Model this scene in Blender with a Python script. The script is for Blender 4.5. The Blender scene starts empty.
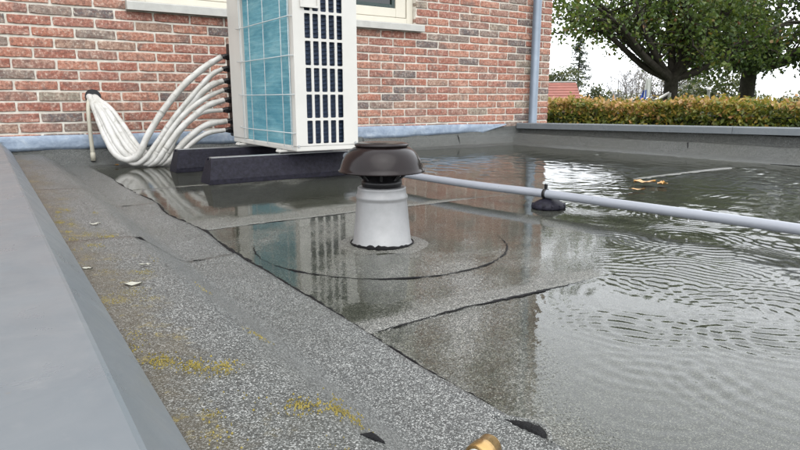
import bpy, math, random
import numpy as np
from mathutils import Vector

random.seed(7)
RNG = np.random.default_rng(11)
scene = bpy.context.scene
COL = scene.collection

# ------------------------------------------------------------------ camera, sky, light, exposure
H = 0.41                                   # camera height above the standing water, metres
YAW = math.radians(34.05)
PITCH = math.atan(125 / 609)
fwd = Vector((math.sin(YAW) * math.cos(PITCH), math.cos(YAW) * math.cos(PITCH), -math.sin(PITCH)))
cam_d = bpy.data.cameras.new('camera')
cam = bpy.data.objects.new('camera', cam_d)
COL.objects.link(cam)
cam.location = (0, 0, H)
cam.rotation_euler = fwd.to_track_quat('-Z', 'Y').to_euler()
cam_d.sensor_width = 36
cam_d.lens = 36 * 609 / 800
cam_d.clip_start = 0.02
cam_d.clip_end = 2000
scene.camera = cam

SUN_EL, SUN_AZ = math.radians(58), math.radians(205)      # azimuth from +Y, clockwise
world = bpy.data.worlds.new('World')
scene.world = world
world.use_nodes = True
wn = world.node_tree
wn.nodes.clear()
w_out = wn.nodes.new('ShaderNodeOutputWorld')
w_bg = wn.nodes.new('ShaderNodeBackground')
w_sky = wn.nodes.new('ShaderNodeTexSky')
w_sky.sky_type = 'NISHITA'
w_sky.sun_disc = False
w_sky.sun_elevation = SUN_EL
w_sky.sun_rotation = SUN_AZ
w_sky.dust_density = 6
w_hsv = wn.nodes.new('ShaderNodeHueSaturation')           # cloud cover takes the blue out of the sky
w_hsv.inputs['Saturation'].default_value = 0.12
w_mix = wn.nodes.new('ShaderNodeMix')
w_mix.data_type = 'RGBA'
w_mix.inputs[0].default_value = 0.85
w_mix.inputs[7].default_value = (9.0, 9.35, 9.8, 1)        # even cloud deck
wn.links.new(w_sky.outputs[0], w_hsv.inputs['Color'])
wn.links.new(w_hsv.outputs[0], w_mix.inputs[6])
wn.links.new(w_mix.outputs[2], w_bg.inputs['Color'])
w_bg.inputs['Strength'].default_value = 0.105
wn.links.new(w_bg.outputs[0], w_out.inputs[0])

sun_d = bpy.data.lights.new('sun', 'SUN')
sun_d.energy = 0.5
sun_d.angle = math.radians(60)
sun_d.color = (1, 0.97, 0.93)
sun = bpy.data.objects.new('sun', sun_d)
COL.objects.link(sun)
sdir = Vector((math.sin(SUN_AZ) * math.cos(SUN_EL), math.cos(SUN_AZ) * math.cos(SUN_EL), math.sin(SUN_EL)))
sun.rotation_euler = (-sdir).to_track_quat('-Z', 'Y').to_euler()
sun.location = (-3, -6, 12)

scene.view_settings.view_transform = 'Standard'
scene.view_settings.look = 'None'
scene.view_settings.exposure = 1.68
scene.view_settings.gamma = 1
scene.view_settings.use_curve_mapping = False

# ------------------------------------------------------------------ node helpers and materials
class NT:
    def __init__(self, name):
        self.m = bpy.data.materials.new(name)
        self.m.use_nodes = True
        self.t = self.m.node_tree
        self.t.nodes.clear()
        self.out = self.n('ShaderNodeOutputMaterial')
        self.tc = self.n('ShaderNodeTexCoord')
    def n(self, typ, **kw):
        nd = self.t.nodes.new(typ)
        for k, v in kw.items():
            setattr(nd, k, v)
        return nd
    def put(self, sock, v):
        if v is None:
            return
        if isinstance(v, bpy.types.NodeSocket):
            self.t.links.new(v, sock)
        elif isinstance(v, (tuple, list)) and len(v) == 3 and sock.type == 'RGBA':
            sock.default_value = (*v, 1)
        else:
            sock.default_value = v
    def noise(self, scale, detail=4, rough=0.55, vec=None, dist=0.0):
        nd = self.n('ShaderNodeTexNoise')
        self.put(nd.inputs['Vector'], vec if vec is not None else self.tc.outputs['Object'])
        nd.inputs['Scale'].default_value = scale
        nd.inputs['Detail'].default_value = detail
        nd.inputs['Roughness'].default_value = rough
        nd.inputs['Distortion'].default_value = dist
        return nd.outputs['Fac']
    def voronoi(self, scale, vec=None, out='Color', feature='F1'):
        nd = self.n('ShaderNodeTexVoronoi', feature=feature)
        self.put(nd.inputs['Vector'], vec if vec is not None else self.tc.outputs['Object'])
        nd.inputs['Scale'].default_value = scale
        return nd.outputs[out]
    def ramp(self, fac, stops, interp='LINEAR'):
        nd = self.n('ShaderNodeValToRGB')
        cr = nd.color_ramp
        cr.interpolation = interp
        while len(cr.elements) < len(stops):
            cr.elements.new(0.5)
        for e, (p, c) in zip(cr.elements, stops):
            e.position = p
            e.color = (*c, 1) if len(c) == 3 else c
        self.put(nd.inputs[0], fac)
        return nd.outputs[0]
    def math(self, op, a, b=None, c=None, clamp=False):
        nd = self.n('ShaderNodeMath', operation=op)
        nd.use_clamp = clamp
        self.put(nd.inputs[0], a)
        self.put(nd.inputs[1], b)
        self.put(nd.inputs[2], c)
        return nd.outputs[0]
    def mix(self, fac, a, b, blend='MIX'):
        nd = self.n('ShaderNodeMix', data_type='RGBA', blend_type=blend)
        self.put(nd.inputs[0], fac)
        self.put(nd.inputs[6], a)
        self.put(nd.inputs[7], b)
        return nd.outputs[2]
    def attr(self, name, out='Fac'):
        nd = self.n('ShaderNodeAttribute')
        nd.attribute_name = name
        return nd.outputs[out]
    def bump(self, height, strength=0.3, dist=0.002):
        nd = self.n('ShaderNodeBump')
        nd.inputs['Strength'].default_value = strength
        nd.inputs['Distance'].default_value = dist
        self.put(nd.inputs['Height'], height)
        return nd.outputs[0]
    def principled(self, base, rough=0.5, metal=0.0, normal=None, spec=0.5, coat=0.0, coat_rough=0.05, alb=0.61):
        nd = self.n('ShaderNodeBsdfPrincipled')
        base = base if isinstance(base, bpy.types.NodeSocket) else (*base[:3], 1)
        self.put(nd.inputs['Base Color'], self.mix(1.0, base, (alb, alb, alb), 'MULTIPLY'))
        self.put(nd.inputs['Roughness'], rough)
        self.put(nd.inputs['Metallic'], metal)
        self.put(nd.inputs['Normal'], normal)
        self.put(nd.inputs['Specular IOR Level'], spec)
        self.put(nd.inputs['Coat Weight'], coat)
        self.put(nd.inputs['Coat Roughness'], coat_rough)
        return nd.outputs[0]
    def done(self, shader):
        self.t.links.new(shader, self.out.inputs['Surface'])
        return self.m

def simple(name, col, rough=0.5, metal=0.0, var=0.12, scale=12, bump=0.0, bscale=60, spec=0.5, coat=0.0):
    t = NT(name)
    f = t.noise(scale, 5, 0.6)
    lo = tuple(c * (1 - var) for c in col)
    hi = tuple(min(1, c * (1 + var)) for c in col)
    c = t.ramp(f, [(0.3, lo), (0.7, hi)])
    r = t.math('MULTIPLY_ADD', t.noise(scale * 2.3, 3), 0.25, rough - 0.12, clamp=True)
    nrm = t.bump(t.noise(bscale, 4), bump, 0.003) if bump else None
    return t.done(t.principled(c, r, metal, nrm, spec, coat))

M = {}
def brick_mat(name, per_object):
    t = NT(name)
    if per_object:
        oi = t.n('ShaderNodeObjectInfo')
        rnd = oi.outputs['Random']
        off = t.n('ShaderNodeVectorMath', operation='ADD')
        t.put(off.inputs[0], t.tc.outputs['Object'])
        cmb = t.n('ShaderNodeCombineXYZ')
        t.put(cmb.inputs[0], t.math('MULTIPLY', rnd, 37.0))
        t.put(cmb.inputs[1], t.math('MULTIPLY', rnd, 91.0))
        t.put(off.inputs[1], cmb.outputs[0])
        vec = off.outputs[0]
    else:
        rnd = t.attr('rnd')
        vec = t.tc.outputs['Object']
    base = t.ramp(rnd, [(0.0, (0.30, 0.105, 0.07)), (0.13, (0.36, 0.14, 0.09)), (0.28, (0.31, 0.125, 0.09)),
                        (0.40, (0.40, 0.18, 0.12)), (0.53, (0.34, 0.16, 0.11)), (0.64, (0.28, 0.14, 0.105)),
                        (0.74, (0.32, 0.20, 0.145)), (0.82, (0.20, 0.16, 0.135)), (0.90, (0.11, 0.10, 0.10)), (0.96, (0.25, 0.22, 0.17))], 'CONSTANT')
    n1 = t.noise(21, 7, 0.72, vec, 1.2)
    n2 = t.noise(60, 6, 0.75, vec)
    n3 = t.noise(8, 4, 0.6, vec, 0.8)
    c = t.mix(t.ramp(n1, [(0.46, (0, 0, 0)), (0.70, (0.7, 0.7, 0.7))]), base, (0.47, 0.35, 0.275))    # lime bloom
    c = t.mix(t.ramp(n3, [(0.52, (0, 0, 0)), (0.68, (0.75, 0.75, 0.75))]), c, (0.12, 0.095, 0.085))    # burnt patches
    c = t.mix(t.ramp(n2, [(0.38, (0.8, 0.8, 0.8)), (0.52, (0, 0, 0))]), c, (0.13, 0.065, 0.05))
    c = t.mix(t.ramp(n2, [(0.55, (0, 0, 0)), (0.66, (0.8, 0.8, 0.8))]), c, (0.56, 0.47, 0.39))
    nrm = t.bump(t.math('ADD', n1, t.noise(140, 4, 0.7, vec)), 0.6, 0.004)
    return t.done(t.principled(c, 0.75, 0, nrm, 0.3, alb=0.83))
M['brick'] = brick_mat('brick_clay', True)
M['brick_far'] = brick_mat('brick_clay_joined', False)

t = NT('mortar')
c = t.ramp(t.noise(25, 6, 0.7), [(0.3, (0.50, 0.46, 0.39)), (0.65, (0.68, 0.64, 0.57))])
c = t.mix(t.ramp(t.noise(3, 4), [(0.5, (0, 0, 0)), (0.8, (0.4, 0.4, 0.4))]), c, (0.36, 0.31, 0.25))
M['mortar'] = t.done(t.principled(c, 0.9, 0, t.bump(t.noise(220, 4, 0.7), 0.6, 0.003), 0.2, alb=0.85))

def membrane(name, tint=(1, 1, 1), edge_dirt=False, algae=0.0, alb=1.0):
    """Slate-chip roofing felt: every chip a Voronoi cell with its own tone."""
    t = NT(name)
    v = t.n('ShaderNodeTexVoronoi')
    wob = t.tc.outputs['Object']
    t.put(v.inputs['Vector'], wob)
    v.inputs['Scale'].default_value = 680
    sep = t.n('ShaderNodeSeparateColor')
    t.put(sep.inputs[0], v.outputs['Color'])
    chip = t.ramp(sep.outputs[0], [(0.0, (0.012, 0.013, 0.0125)), (0.38, (0.038, 0.040, 0.038)), (0.64, (0.085, 0.089, 0.084)),
                                   (0.84, (0.19, 0.195, 0.185)), (0.96, (0.38, 0.38, 0.36))])
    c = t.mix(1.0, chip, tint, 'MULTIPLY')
    big = t.noise(2.2, 5, 0.6)
    c = t.mix(t.ramp(big, [(0.40, (0, 0, 0)), (0.70, (0.55, 0.55, 0.55))]), c, t.mix(0.5, c, (0.055, 0.055, 0.035)))
    mid = t.noise(19, 5, 0.65)
    c = t.mix(t.ramp(mid, [(0.30, (0.5, 0.5, 0.5)), (0.48, (0, 0, 0))]), c, t.mix(0.6, c, (0.03, 0.03, 0.028)))
    if algae:
        c = t.mix(t.ramp(t.noise(1.5, 4, 0.6), [(0.35, (0, 0, 0)), (0.6, (algae, algae, algae))]), c, (0.085, 0.084, 0.060))
    if edge_dirt:
        sx = t.n('ShaderNodeSeparateXYZ')
        t.put(sx.inputs[0], t.tc.outputs['Object'])
        g = t.math('ADD', t.math('MULTIPLY', sx.outputs[0], -7.0), t.math('MULTIPLY_ADD', t.noise(9, 5, 0.7), 2.4, 0.55))
        c = t.mix(t.ramp(g, [(0.30, (0, 0, 0)), (0.85, (0.8, 0.8, 0.8))]), c, t.mix(0.55, c, (0.075, 0.055, 0.022)))
        ms = t.math('MULTIPLY', t.ramp(t.noise(26, 4, 0.6), [(0.56, (0, 0, 0)), (0.66, (1, 1, 1))]), t.ramp(g, [(0.25, (0, 0, 0)), (0.75, (1, 1, 1))]))
        ms = t.math('MULTIPLY', ms, t.ramp(t.noise(240, 3, 0.6), [(0.42, (0, 0, 0)), (0.58, (1, 1, 1))]))
        c = t.mix(ms, c, (0.21, 0.165, 0.04))                # thin film of yellow moss
    h = t.math('ADD', t.math('MULTIPLY', v.outputs['Distance'], -1.0), t.math('MULTIPLY', sep.outputs[1], 0.8))
    h = t.math('ADD', h, t.math('MULTIPLY', mid, 0.6))
    nrm = t.bump(h, 0.75, 0.0016)
    r = t.math('MULTIPLY_ADD', sep.outputs[2], 0.3, 0.18)
    return t.done(t.principled(c, r, 0, nrm, 0.6, alb=alb))
M['felt'] = membrane('slate_felt')
M['felt_edge'] = membrane('slate_felt_edge', (1.06, 1.07, 1.08), True, alb=0.86)
M['felt_pond'] = membrane('slate_felt_ponded', (1.03, 1.0, 0.97), False, 0.28, 1.05)
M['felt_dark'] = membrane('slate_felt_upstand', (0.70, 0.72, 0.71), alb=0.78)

t = NT('bitumen')
M['bitumen'] = t.done(t.principled((0.005, 0.005, 0.006), t.math('MULTIPLY_ADD', t.noise(60), 0.4, 0.30), 0, t.bump(t.noise(260, 4, 0.7), 0.9, 0.004), 0.14))

def water_mat():
    t = NT('rain_water')
    d = t.attr('depth')                                       # water depth in millimetres
    v = t.n('ShaderNodeTexVoronoi')
    t.put(v.inputs['Vector'], t.tc.outputs['Object'])
    v.inputs['Scale'].default_value = 330
    grit = t.math('MULTIPLY_ADD', t.noise(150, 4, 0.7), 3.2, -1.6)
    grit = t.math('ADD', grit, t.math('MULTIPLY_ADD', v.outputs['Distance'], 1.3, -0.55))
    m = t.math('MULTIPLY_ADD', t.math('ADD', d, grit), 1.1, 0.5, clamp=True)
    fr = t.n('ShaderNodeFresnel')
    fr.inputs['IOR'].default_value = 1.50
    wav = t.bump(t.math('ADD', t.noise(42, 3, 0.5), t.math('MULTIPLY', t.noise(120, 2, 0.5), 0.3)), 0.035, 0.006)
    t.put(fr.inputs['Normal'], wav)
    gl = t.n('ShaderNodeBsdfGlossy')
    gl.inputs['Roughness'].default_value = 0.02
    t.put(gl.inputs['Normal'], wav)
    tr = t.n('ShaderNodeBsdfTransparent')
    tr.inputs['Color'].default_value = (0.80, 0.82, 0.76, 1)
    clear = t.n('ShaderNodeBsdfTransparent')
    a = t.n('ShaderNodeMixShader')
    t.put(a.inputs[0], fr.outputs[0]); t.put(a.inputs[1], tr.outputs[0]); t.put(a.inputs[2], gl.outputs[0])
    b = t.n('ShaderNodeMixShader')
    t.put(b.inputs[0], m); t.put(b.inputs[1], clear.outputs[0]); t.put(b.inputs[2], a.outputs[0])
    return t.done(b.outputs[0])
M['water'] = water_mat()

# painted aluminium roof trim, wet and lightly streaked
t = NT('grey_trim_paint')
st = t.noise(6, 6, 0.7, None, 1.2)
c = t.ramp(st, [(0.3, (0.150, 0.172, 0.188)), (0.7, (0.188, 0.206, 0.218))])
c = t.mix(t.ramp(t.noise(7, 7, 0.75, None, 2.0), [(0.56, (0, 0, 0)), (0.75, (0.35, 0.35, 0.35))]), c, (0.27, 0.275, 0.275))
c = t.mix(t.ramp(t.noise(55, 4, 0.6), [(0.70, (0, 0, 0)), (0.76, (0.5, 0.5, 0.5))]), c, (0.20, 0.17, 0.13))
r = t.math('MULTIPLY_ADD', t.noise(9, 6, 0.7, None, 1.0), 0.45, 0.10, clamp=True)
M['trim'] = t.done(t.principled(c, r, 0, t.bump(t.noise(5, 3), 0.06, 0.01), 0.42, alb=0.66))

t = NT('weathered_lead')
f = t.noise(14, 6, 0.7, None, 0.8)
c = t.ramp(f, [(0.3, (0.20, 0.26, 0.35)), (0.55, (0.33, 0.40, 0.49)), (0.75, (0.52, 0.57, 0.62))])
M['lead'] = t.done(t.principled(c, 0.5, 0.15, t.bump(t.noise(35, 4), 0.5, 0.006), 0.4))

M['white_casing'] = simple('white_casing_paint', (0.72, 0.70, 0.65), 0.42, var=0.05, scale=4)
M['wire'] = simple('wire_coating', (0.62, 0.66, 0.66), 0.4, var=0.05)
t = NT('coil_fins')
w = t.n('ShaderNodeTexWave', wave_type='BANDS', bands_direction='Y')
t.put(w.inputs['Vector'], t.tc.outputs['Object'])
w.inputs['Scale'].default_value = 150
w.inputs['Distortion'].default_value = 0.6
mp = t.n('ShaderNodeMapping')
t.put(mp.inputs['Vector'], t.tc.outputs['Object'])
mp.inputs['Scale'].default_value = (1, 0.35, 1.6)
cc = t.ramp(t.noise(11, 6, 0.68, mp.outputs[0], 0.7), [(0.3, (0.13, 0.43, 0.55)), (0.52, (0.27, 0.60, 0.70)), (0.72, (0.48, 0.80, 0.86))])  # paler patches put reflections on the fins into the colour
cc = t.mix(t.ramp(t.noise(70, 3), [(0.60, (0, 0, 0)), (0.72, (0.4, 0.4, 0.4))]), cc, (0.12, 0.36, 0.46))
M['coil'] = t.done(t.principled(cc, 0.38, 0.25, t.bump(w.outputs['Fac'], 0.4, 0.002), 0.5))
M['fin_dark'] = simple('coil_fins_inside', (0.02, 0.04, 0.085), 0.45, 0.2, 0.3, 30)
M['dark_void'] = simple('dark_inside', (0.012, 0.013, 0.016), 0.7)
M['rubber'] = simple('black_rubber', (0.016, 0.015, 0.024), 0.55, 0, 0.5, 60, 0.35, 160, 0.15)
M['galv'] = simple('galvanised_steel', (0.55, 0.56, 0.56), 0.35, 0.7, 0.1, 30)
M['black_plastic'] = simple('black_plastic', (0.012, 0.011, 0.012), 0.35, 0, 0.2, 20, 0, 60, 0.3)
M['brown_plastic'] = simple('dark_brown_gloss_plastic', (0.016, 0.011, 0.011), 0.2, 0, 0.3, 6, 0, 60, 0.18, 0.0)
t = NT('spun_aluminium')
f = t.noise(8, 5, 0.7)
c = t.ramp(f, [(0.3, (0.56, 0.56, 0.56)), (0.7, (0.74, 0.74, 0.735))])
c = t.mix(t.ramp(t.noise(55, 4, 0.7), [(0.64, (0, 0, 0)), (0.76, (0.5, 0.5, 0.5))]), c, (0.40, 0.40, 0.39))
M['alu'] = t.done(t.principled(c, t.math('MULTIPLY_ADD', t.noise(25, 4), 0.3, 0.28), 0.35, t.bump(t.noise(18, 4), 0.12, 0.004), 0.5, alb=0.36))
M['pvc'] = simple('grey_pvc', (0.34, 0.36, 0.40), 0.32, 0, 0.05, 8)
t = NT('white_foam_insulation')
c = t.ramp(t.noise(9, 5, 0.6), [(0.3, (0.50, 0.48, 0.43)), (0.6, (0.68, 0.665, 0.63))])
c = t.mix(t.ramp(t.noise(26, 5, 0.7), [(0.54, (0, 0, 0)), (0.70, (0.7, 0.7, 0.7))]), c, (0.33, 0.31, 0.27))
M['foam'] = t.done(t.principled(c, 0.55, 0, t.bump(t.noise(45, 4), 0.3, 0.004), 0.4))
M['beige_pvc'] = simple('beige_conduit', (0.48, 0.45, 0.36), 0.5, 0, 0.1)
M['frame'] = simple('cream_window_paint', (0.76, 0.71, 0.59), 0.42, 0, 0.05, 5)
M['sill'] = simple('grey_stone_sill', (0.52, 0.51, 0.47), 0.55, 0, 0.1, 14, 0.15, 120)
M['green'] = simple('dark_green_paint', (0.010, 0.035, 0.030), 0.3, 0, 0.1)
t = NT('window_glass')
M['glass'] = t.done(t.principled((0.012, 0.016, 0.017), 0.04, 0, t.bump(t.noise(3, 2), 0.02, 0.01), 0.6))
M['zinc'] = simple('zinc_pipe', (0.19, 0.235, 0.29), 0.42, 0.25, 0.12, 7)
M['brass'] = simple('brass', (0.62, 0.40, 0.16), 0.3, 0.9, 0.15, 40)
M['moss'] = simple('yellow_moss', (0.25, 0.20, 0.05), 0.8, 0, 0.5, 60, 0.6, 300, 0.2)
M['lichen'] = simple('pale_dead_leaf', (0.50, 0.49, 0.41), 0.6, 0, 0.2, 60)
M['leaf_orange'] = simple('orange_dead_leaf', (0.50, 0.26, 0.06), 0.4, 0, 0.35, 60)
M['grass'] = simple('lawn', (0.05, 0.085, 0.022), 0.9, 0, 0.4, 0.7, 0.3, 30)
t = NT('bark')
M['bark'] = t.done(t.principled(t.ramp(t.noise(9, 6, 0.7, None, 0.5), [(0.3, (0.032, 0.027, 0.020)), (0.7, (0.085, 0.075, 0.06))]), 0.85, 0, t.bump(t.noise(25, 6, 0.7), 0.8, 0.02), 0.2))
M['twig'] = simple('grey_twigs', (0.16, 0.14, 0.125), 0.9, 0, 0.2)
M['tile'] = simple('red_roof_tile', (0.30, 0.095, 0.065), 0.6, 0, 0.2, 3)
M['white_paint'] = simple('white_board_paint', (0.75, 0.74, 0.70), 0.5, 0, 0.05)
M['slab'] = simple('roof_slab', (0.10, 0.10, 0.10), 0.8)
M['flag_blue'] = simple('blue_flag_cloth', (0.045, 0.11, 0.50), 0.7, 0, 0.1)
M['flag_white'] = simple('white_flag_cloth', (0.74, 0.76, 0.70), 0.7, 0, 0.05)

def leaf_mat(name, stops, trans=0.35):
    t = NT(name)
    c = t.ramp(t.attr('rnd'), stops)
    p = t.principled(c, 0.45, 0, None, 0.4)
    tr = t.n('ShaderNodeBsdfTranslucent')
    t.put(tr.inputs['Color'], t.mix(0.5, c, (0.16, 0.2, 0.03)))
    mx = t.n('ShaderNodeMixShader')
    mx.inputs[0].default_value = trans
    t.put(mx.inputs[1], p); t.put(mx.inputs[2], tr.outputs[0])
    return t.done(mx.outputs[0])
M['leaf_tree'] = leaf_mat('tree_leaves', [(0, (0.04, 0.078, 0.02)), (0.5, (0.085, 0.15, 0.032)), (0.85, (0.18, 0.23, 0.045)), (0.95, (0.17, 0.16, 0.03)), (1, (0.22, 0.09, 0.03))])
M['leaf_tree_dark'] = leaf_mat('dark_tree_leaves', [(0, (0.02, 0.045, 0.016)), (0.6, (0.045, 0.085, 0.024)), (0.93, (0.08, 0.12, 0.03)), (1, (0.15, 0.11, 0.03))])
M['leaf_hedge'] = leaf_mat('beech_hedge_leaves', [(0, (0.06, 0.09, 0.014)), (0.30, (0.15, 0.18, 0.028)), (0.50, (0.33, 0.29, 0.045)), (0.66, (0.50, 0.30, 0.06)), (0.84, (0.56, 0.28, 0.11)), (1, (0.68, 0.44, 0.24))], 0.3)
M['leaf_bush'] = leaf_mat('bush_leaves', [(0, (0.035, 0.05, 0.016)), (0.7, (0.075, 0.09, 0.03)), (1, (0.13, 0.12, 0.04))], 0.2)
M['leaf_conifer'] = leaf_mat('conifer_needles', [(0, (0.03, 0.05, 0.03)), (1, (0.07, 0.09, 0.055))], 0.15)
M['leaf_far'] = leaf_mat('far_leaves', [(0, (0.09, 0.10, 0.06)), (0.6, (0.15, 0.145, 0.08)), (1, (0.23, 0.19, 0.10))], 0.2)
M['leaf_brown'] = leaf_mat('withered_leaves', [(0, (0.10, 0.08, 0.06)), (1, (0.20, 0.16, 0.12))], 0.2)
M['hedge_blocker'] = simple('hedge_blocker_dark', (0.020, 0.022, 0.008), 0.9)  # dark colour of the added light-blocking box in the hedge

# ------------------------------------------------------------------ mesh helpers
class MB:
    """Collects shapes into one mesh."""
    def __init__(self):
        self.v, self.f, self.sm = [], [], []
    def add(self, vs, fs, smooth=False):
        o = len(self.v)
        self.v += [tuple(p) for p in vs]
        self.f += [tuple(i + o for i in q) for q in fs]
        self.sm += [smooth] * len(fs)
        return self
    def box(self, x0, x1, y0, y1, z0, z1):
        vs = [(x, y, z) for z in (z0, z1) for y in (y0, y1) for x in (x0, x1)]
        return self.add(vs, [(0, 2, 3, 1), (4, 5, 7, 6), (0, 1, 5, 4), (2, 6, 7, 3), (0, 4, 6, 2), (1, 3, 7, 5)])
    def rbox(self, x0, x1, y0, y1, z0, z1, b=0.004):
        """box with chamfered edges"""
        vs = []
        for z, y_, x_ in [(z, y, x) for z in (0, 1) for y in (0, 1) for x in (0, 1)]:
            X, Y, Z = (x0, x1)[x_], (y0, y1)[y_], (z0, z1)[z]
            sx, sy, sz = (1, -1)[x_] * b, (1, -1)[y_] * b, (1, -1)[z] * b
            vs += [(X, Y + sy, Z + sz), (X + sx, Y, Z + sz), (X + sx, Y + sy, Z)]
        def q(*c): return c
        I = lambda i, a: i * 3 + a
        fs = [(I(0, 0), I(4, 0), I(6, 0), I(2, 0)), (I(1, 0), I(3, 0), I(7, 0), I(5, 0)),
              (I(0, 1), I(1, 1), I(5, 1), I(4, 1)), (I(2, 1), I(6, 1), I(7, 1), I(3, 1)),
              (I(0, 2), I(2, 2), I(3, 2), I(1, 2)), (I(4, 2), I(5, 2), I(7, 2), I(6, 2))]
        for a, b_ in ((0, 1), (2, 3), (4, 5), (6, 7)): fs.append((I(a, 1), I(b_, 1), I(b_, 2), I(a, 2)))
        for a, b_ in ((0, 2), (1, 3), (4, 6), (5, 7)): fs.append((I(a, 0), I(b_, 0), I(b_, 2), I(a, 2)))
        for a, b_ in ((0, 4), (1, 5), (2, 6), (3, 7)): fs.append((I(a, 0), I(b_, 0), I(b_, 1), I(a, 1)))
        for i in range(8): fs.append((I(i, 0), I(i, 1), I(i, 2)))
        return self.add(vs, fs)
    def tube(self, pts, rad, n=8, caps=True, smooth=True, flat=1.0):
        pts = [Vector(p) for p in pts]
        m = len(pts)
        if not hasattr(rad, '__len__'):
            rad = [rad] * m
        vs = []
        up = None
        for i, p in enumerate(pts):
            d = (pts[min(i + 1, m - 1)] - pts[max(i - 1, 0)]).normalized()
            if up is None:
                up = Vector((0, 0, 1)) if abs(d.z) < 0.9 else Vector((1, 0, 0))
            side = d.cross(up)
            if side.length < 1e-5:
                side = d.orthogonal()
            side.normalize()
            up = side.cross(d).normalized()
            for k in range(n):
                a = 2 * math.pi * k / n
                vs.append(p + side * math.cos(a) * rad[i] + up * math.sin(a) * rad[i] * flat)
        fs = [(i * n + k, i * n + (k + 1) % n, (i + 1) * n + (k + 1) % n, (i + 1) * n + k) for i in range(m - 1) for k in range(n)]
        self.add(vs, fs, smooth)
        if caps:
            o = len(self.v) - len(vs)
            self.f += [tuple(o + k for k in range(n)), tuple(o + (m - 1) * n + k for k in range(n))[::-1]]
            self.sm += [False, False]
        return self
    def lathe(self, prof, c=(0, 0, 0), n=40, smooth=True):
        vs = [(c[0] + r * math.cos(2 * math.pi * k / n), c[1] + r * math.sin(2 * math.pi * k / n), c[2] + z) for r, z in prof for k in range(n)]
        fs = [(i * n + k, i * n + (k + 1) % n, (i + 1) * n + (k + 1) % n, (i + 1) * n + k) for i in range(len(prof) - 1) for k in range(n)]
        return self.add(vs, fs, smooth)
    def prism(self, poly, axis, a, b):
        """extrude a 2-D outline along an axis; poly in the two other axes' order"""
        def P(u, v, w):
            return {'x': (w, u, v), 'y': (u, w, v), 'z': (u, v, w)}[axis]
        n = len(poly)
        vs = [P(u, v, a) for u, v in poly] + [P(u, v, b) for u, v in poly]
        fs = [(k, (k + 1) % n, n + (k + 1) % n, n + k) for k in range(n)] + [tuple(range(n))[::-1], tuple(range(n, 2 * n))]
        return self.add(vs, fs)
    def mesh(self, name, mats):
        me = bpy.data.meshes.new(name)
        me.from_pydata(self.v, [], self.f)
        me.polygons.foreach_set('use_smooth', self.sm)
        for m in (mats if isinstance(mats, list) else [mats]):
            me.materials.append(m)
        me.update()
        return me
    def build(self, name, mat, parent=None):
        return link(name, self.mesh(name, mat), parent)

def link(name, me, parent=None):
    o = bpy.data.objects.new(name, me)
    COL.objects.link(o)
    o.parent = parent
    return o
def tag(o, label=None, cat=None, group=None, kind=None):
    if label: o['label'] = label
    if cat: o['category'] = cat
    if group: o['group'] = group
    if kind: o['kind'] = kind
    return o
def thing(name, label, cat, group=None, loc=(0, 0, 0)):
    o = bpy.data.objects.new(name, None)
    o.empty_display_size = 0.1
    COL.objects.link(o)
    o.location = loc
    return tag(o, label, cat, group)
def np_mesh(name, verts, faces, mat, smooth=False, attrs=None):
    """verts (N,3), faces (F,k) numpy"""
    me = bpy.data.meshes.new(name)
    nv, (nf, k) = len(verts), faces.shape
    me.vertices.add(nv)
    me.vertices.foreach_set('co', np.ascontiguousarray(verts, dtype=np.float32).ravel())
    me.loops.add(nf * k)
    me.loops.foreach_set('vertex_index', np.ascontiguousarray(faces, dtype=np.int32).ravel())
    me.polygons.add(nf)
    me.polygons.foreach_set('loop_start', np.arange(0, nf * k, k, dtype=np.int32))
    me.polygons.foreach_set('loop_total', np.full(nf, k, dtype=np.int32))
    me.polygons.foreach_set('use_smooth', np.full(nf, smooth))
    for an, vals in (attrs or {}).items():
        a = me.attributes.new(an, 'FLOAT', 'POINT')
        a.data.foreach_set('value', np.ascontiguousarray(vals, dtype=np.float32))
    me.materials.append(mat)
    me.update(calc_edges=True)
    return me
def grid_faces(nx, ny):
    i = np.arange(nx - 1)[None, :]
    j = np.arange(ny - 1)[:, None]
    a = (j * nx + i).ravel()
    return np.stack([a, a + 1, a + nx + 1, a + nx], 1)
def smooth_path(pts, per=6):
    P = [np.array(p, float) for p in pts]
    P = [2 * P[0] - P[1]] + P + [2 * P[-1] - P[-2]]
    out = []
    for i in range(1, len(P) - 2):
        a, b, c, d = P[i - 1:i + 3]
        for s in range(per):
            u = s / per
            out.append(0.5 * (2 * b + (c - a) * u + (2 * a - 5 * b + 4 * c - d) * u * u + (3 * b - a - 3 * c + d) * u ** 3))
    out.append(P[-2])
    return [tuple(p) for p in out]
def sstep(a, b, x):
    u = np.clip((x - a) / (b - a), 0, 1)
    return u * u * (3 - 2 * u)
_w = [(RNG.normal(size=2), RNG.uniform(0, 6.28)) for _ in range(60)]
def soft_noise(x, y, scale, n=14, seed=0):
    s = 0
    for k in range(n):
        (d, ph) = _w[(k + seed * 7) % 60]
        s = s + np.sin((d[0] * x + d[1] * y) * scale * (0.6 + 0.11 * k) + ph + k)
    return s / math.sqrt(n)

# ------------------------------------------------------------------ ground and the roof we stand on
GZ = -2.75
tag(MB().box(-400, 400, -400, 400, GZ - 1, GZ).build('ground', M['grass']), kind='structure')

YW = 4.36                                     # face of the brick wall
X_COR = 4.755                                 # right-hand corner of the brick wall
roof = MB().box(-0.15, 4.55, -2.0, 4.35, -0.30, -0.035).build('flat_roof', M['slab'])
tag(roof, kind='structure')

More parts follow.
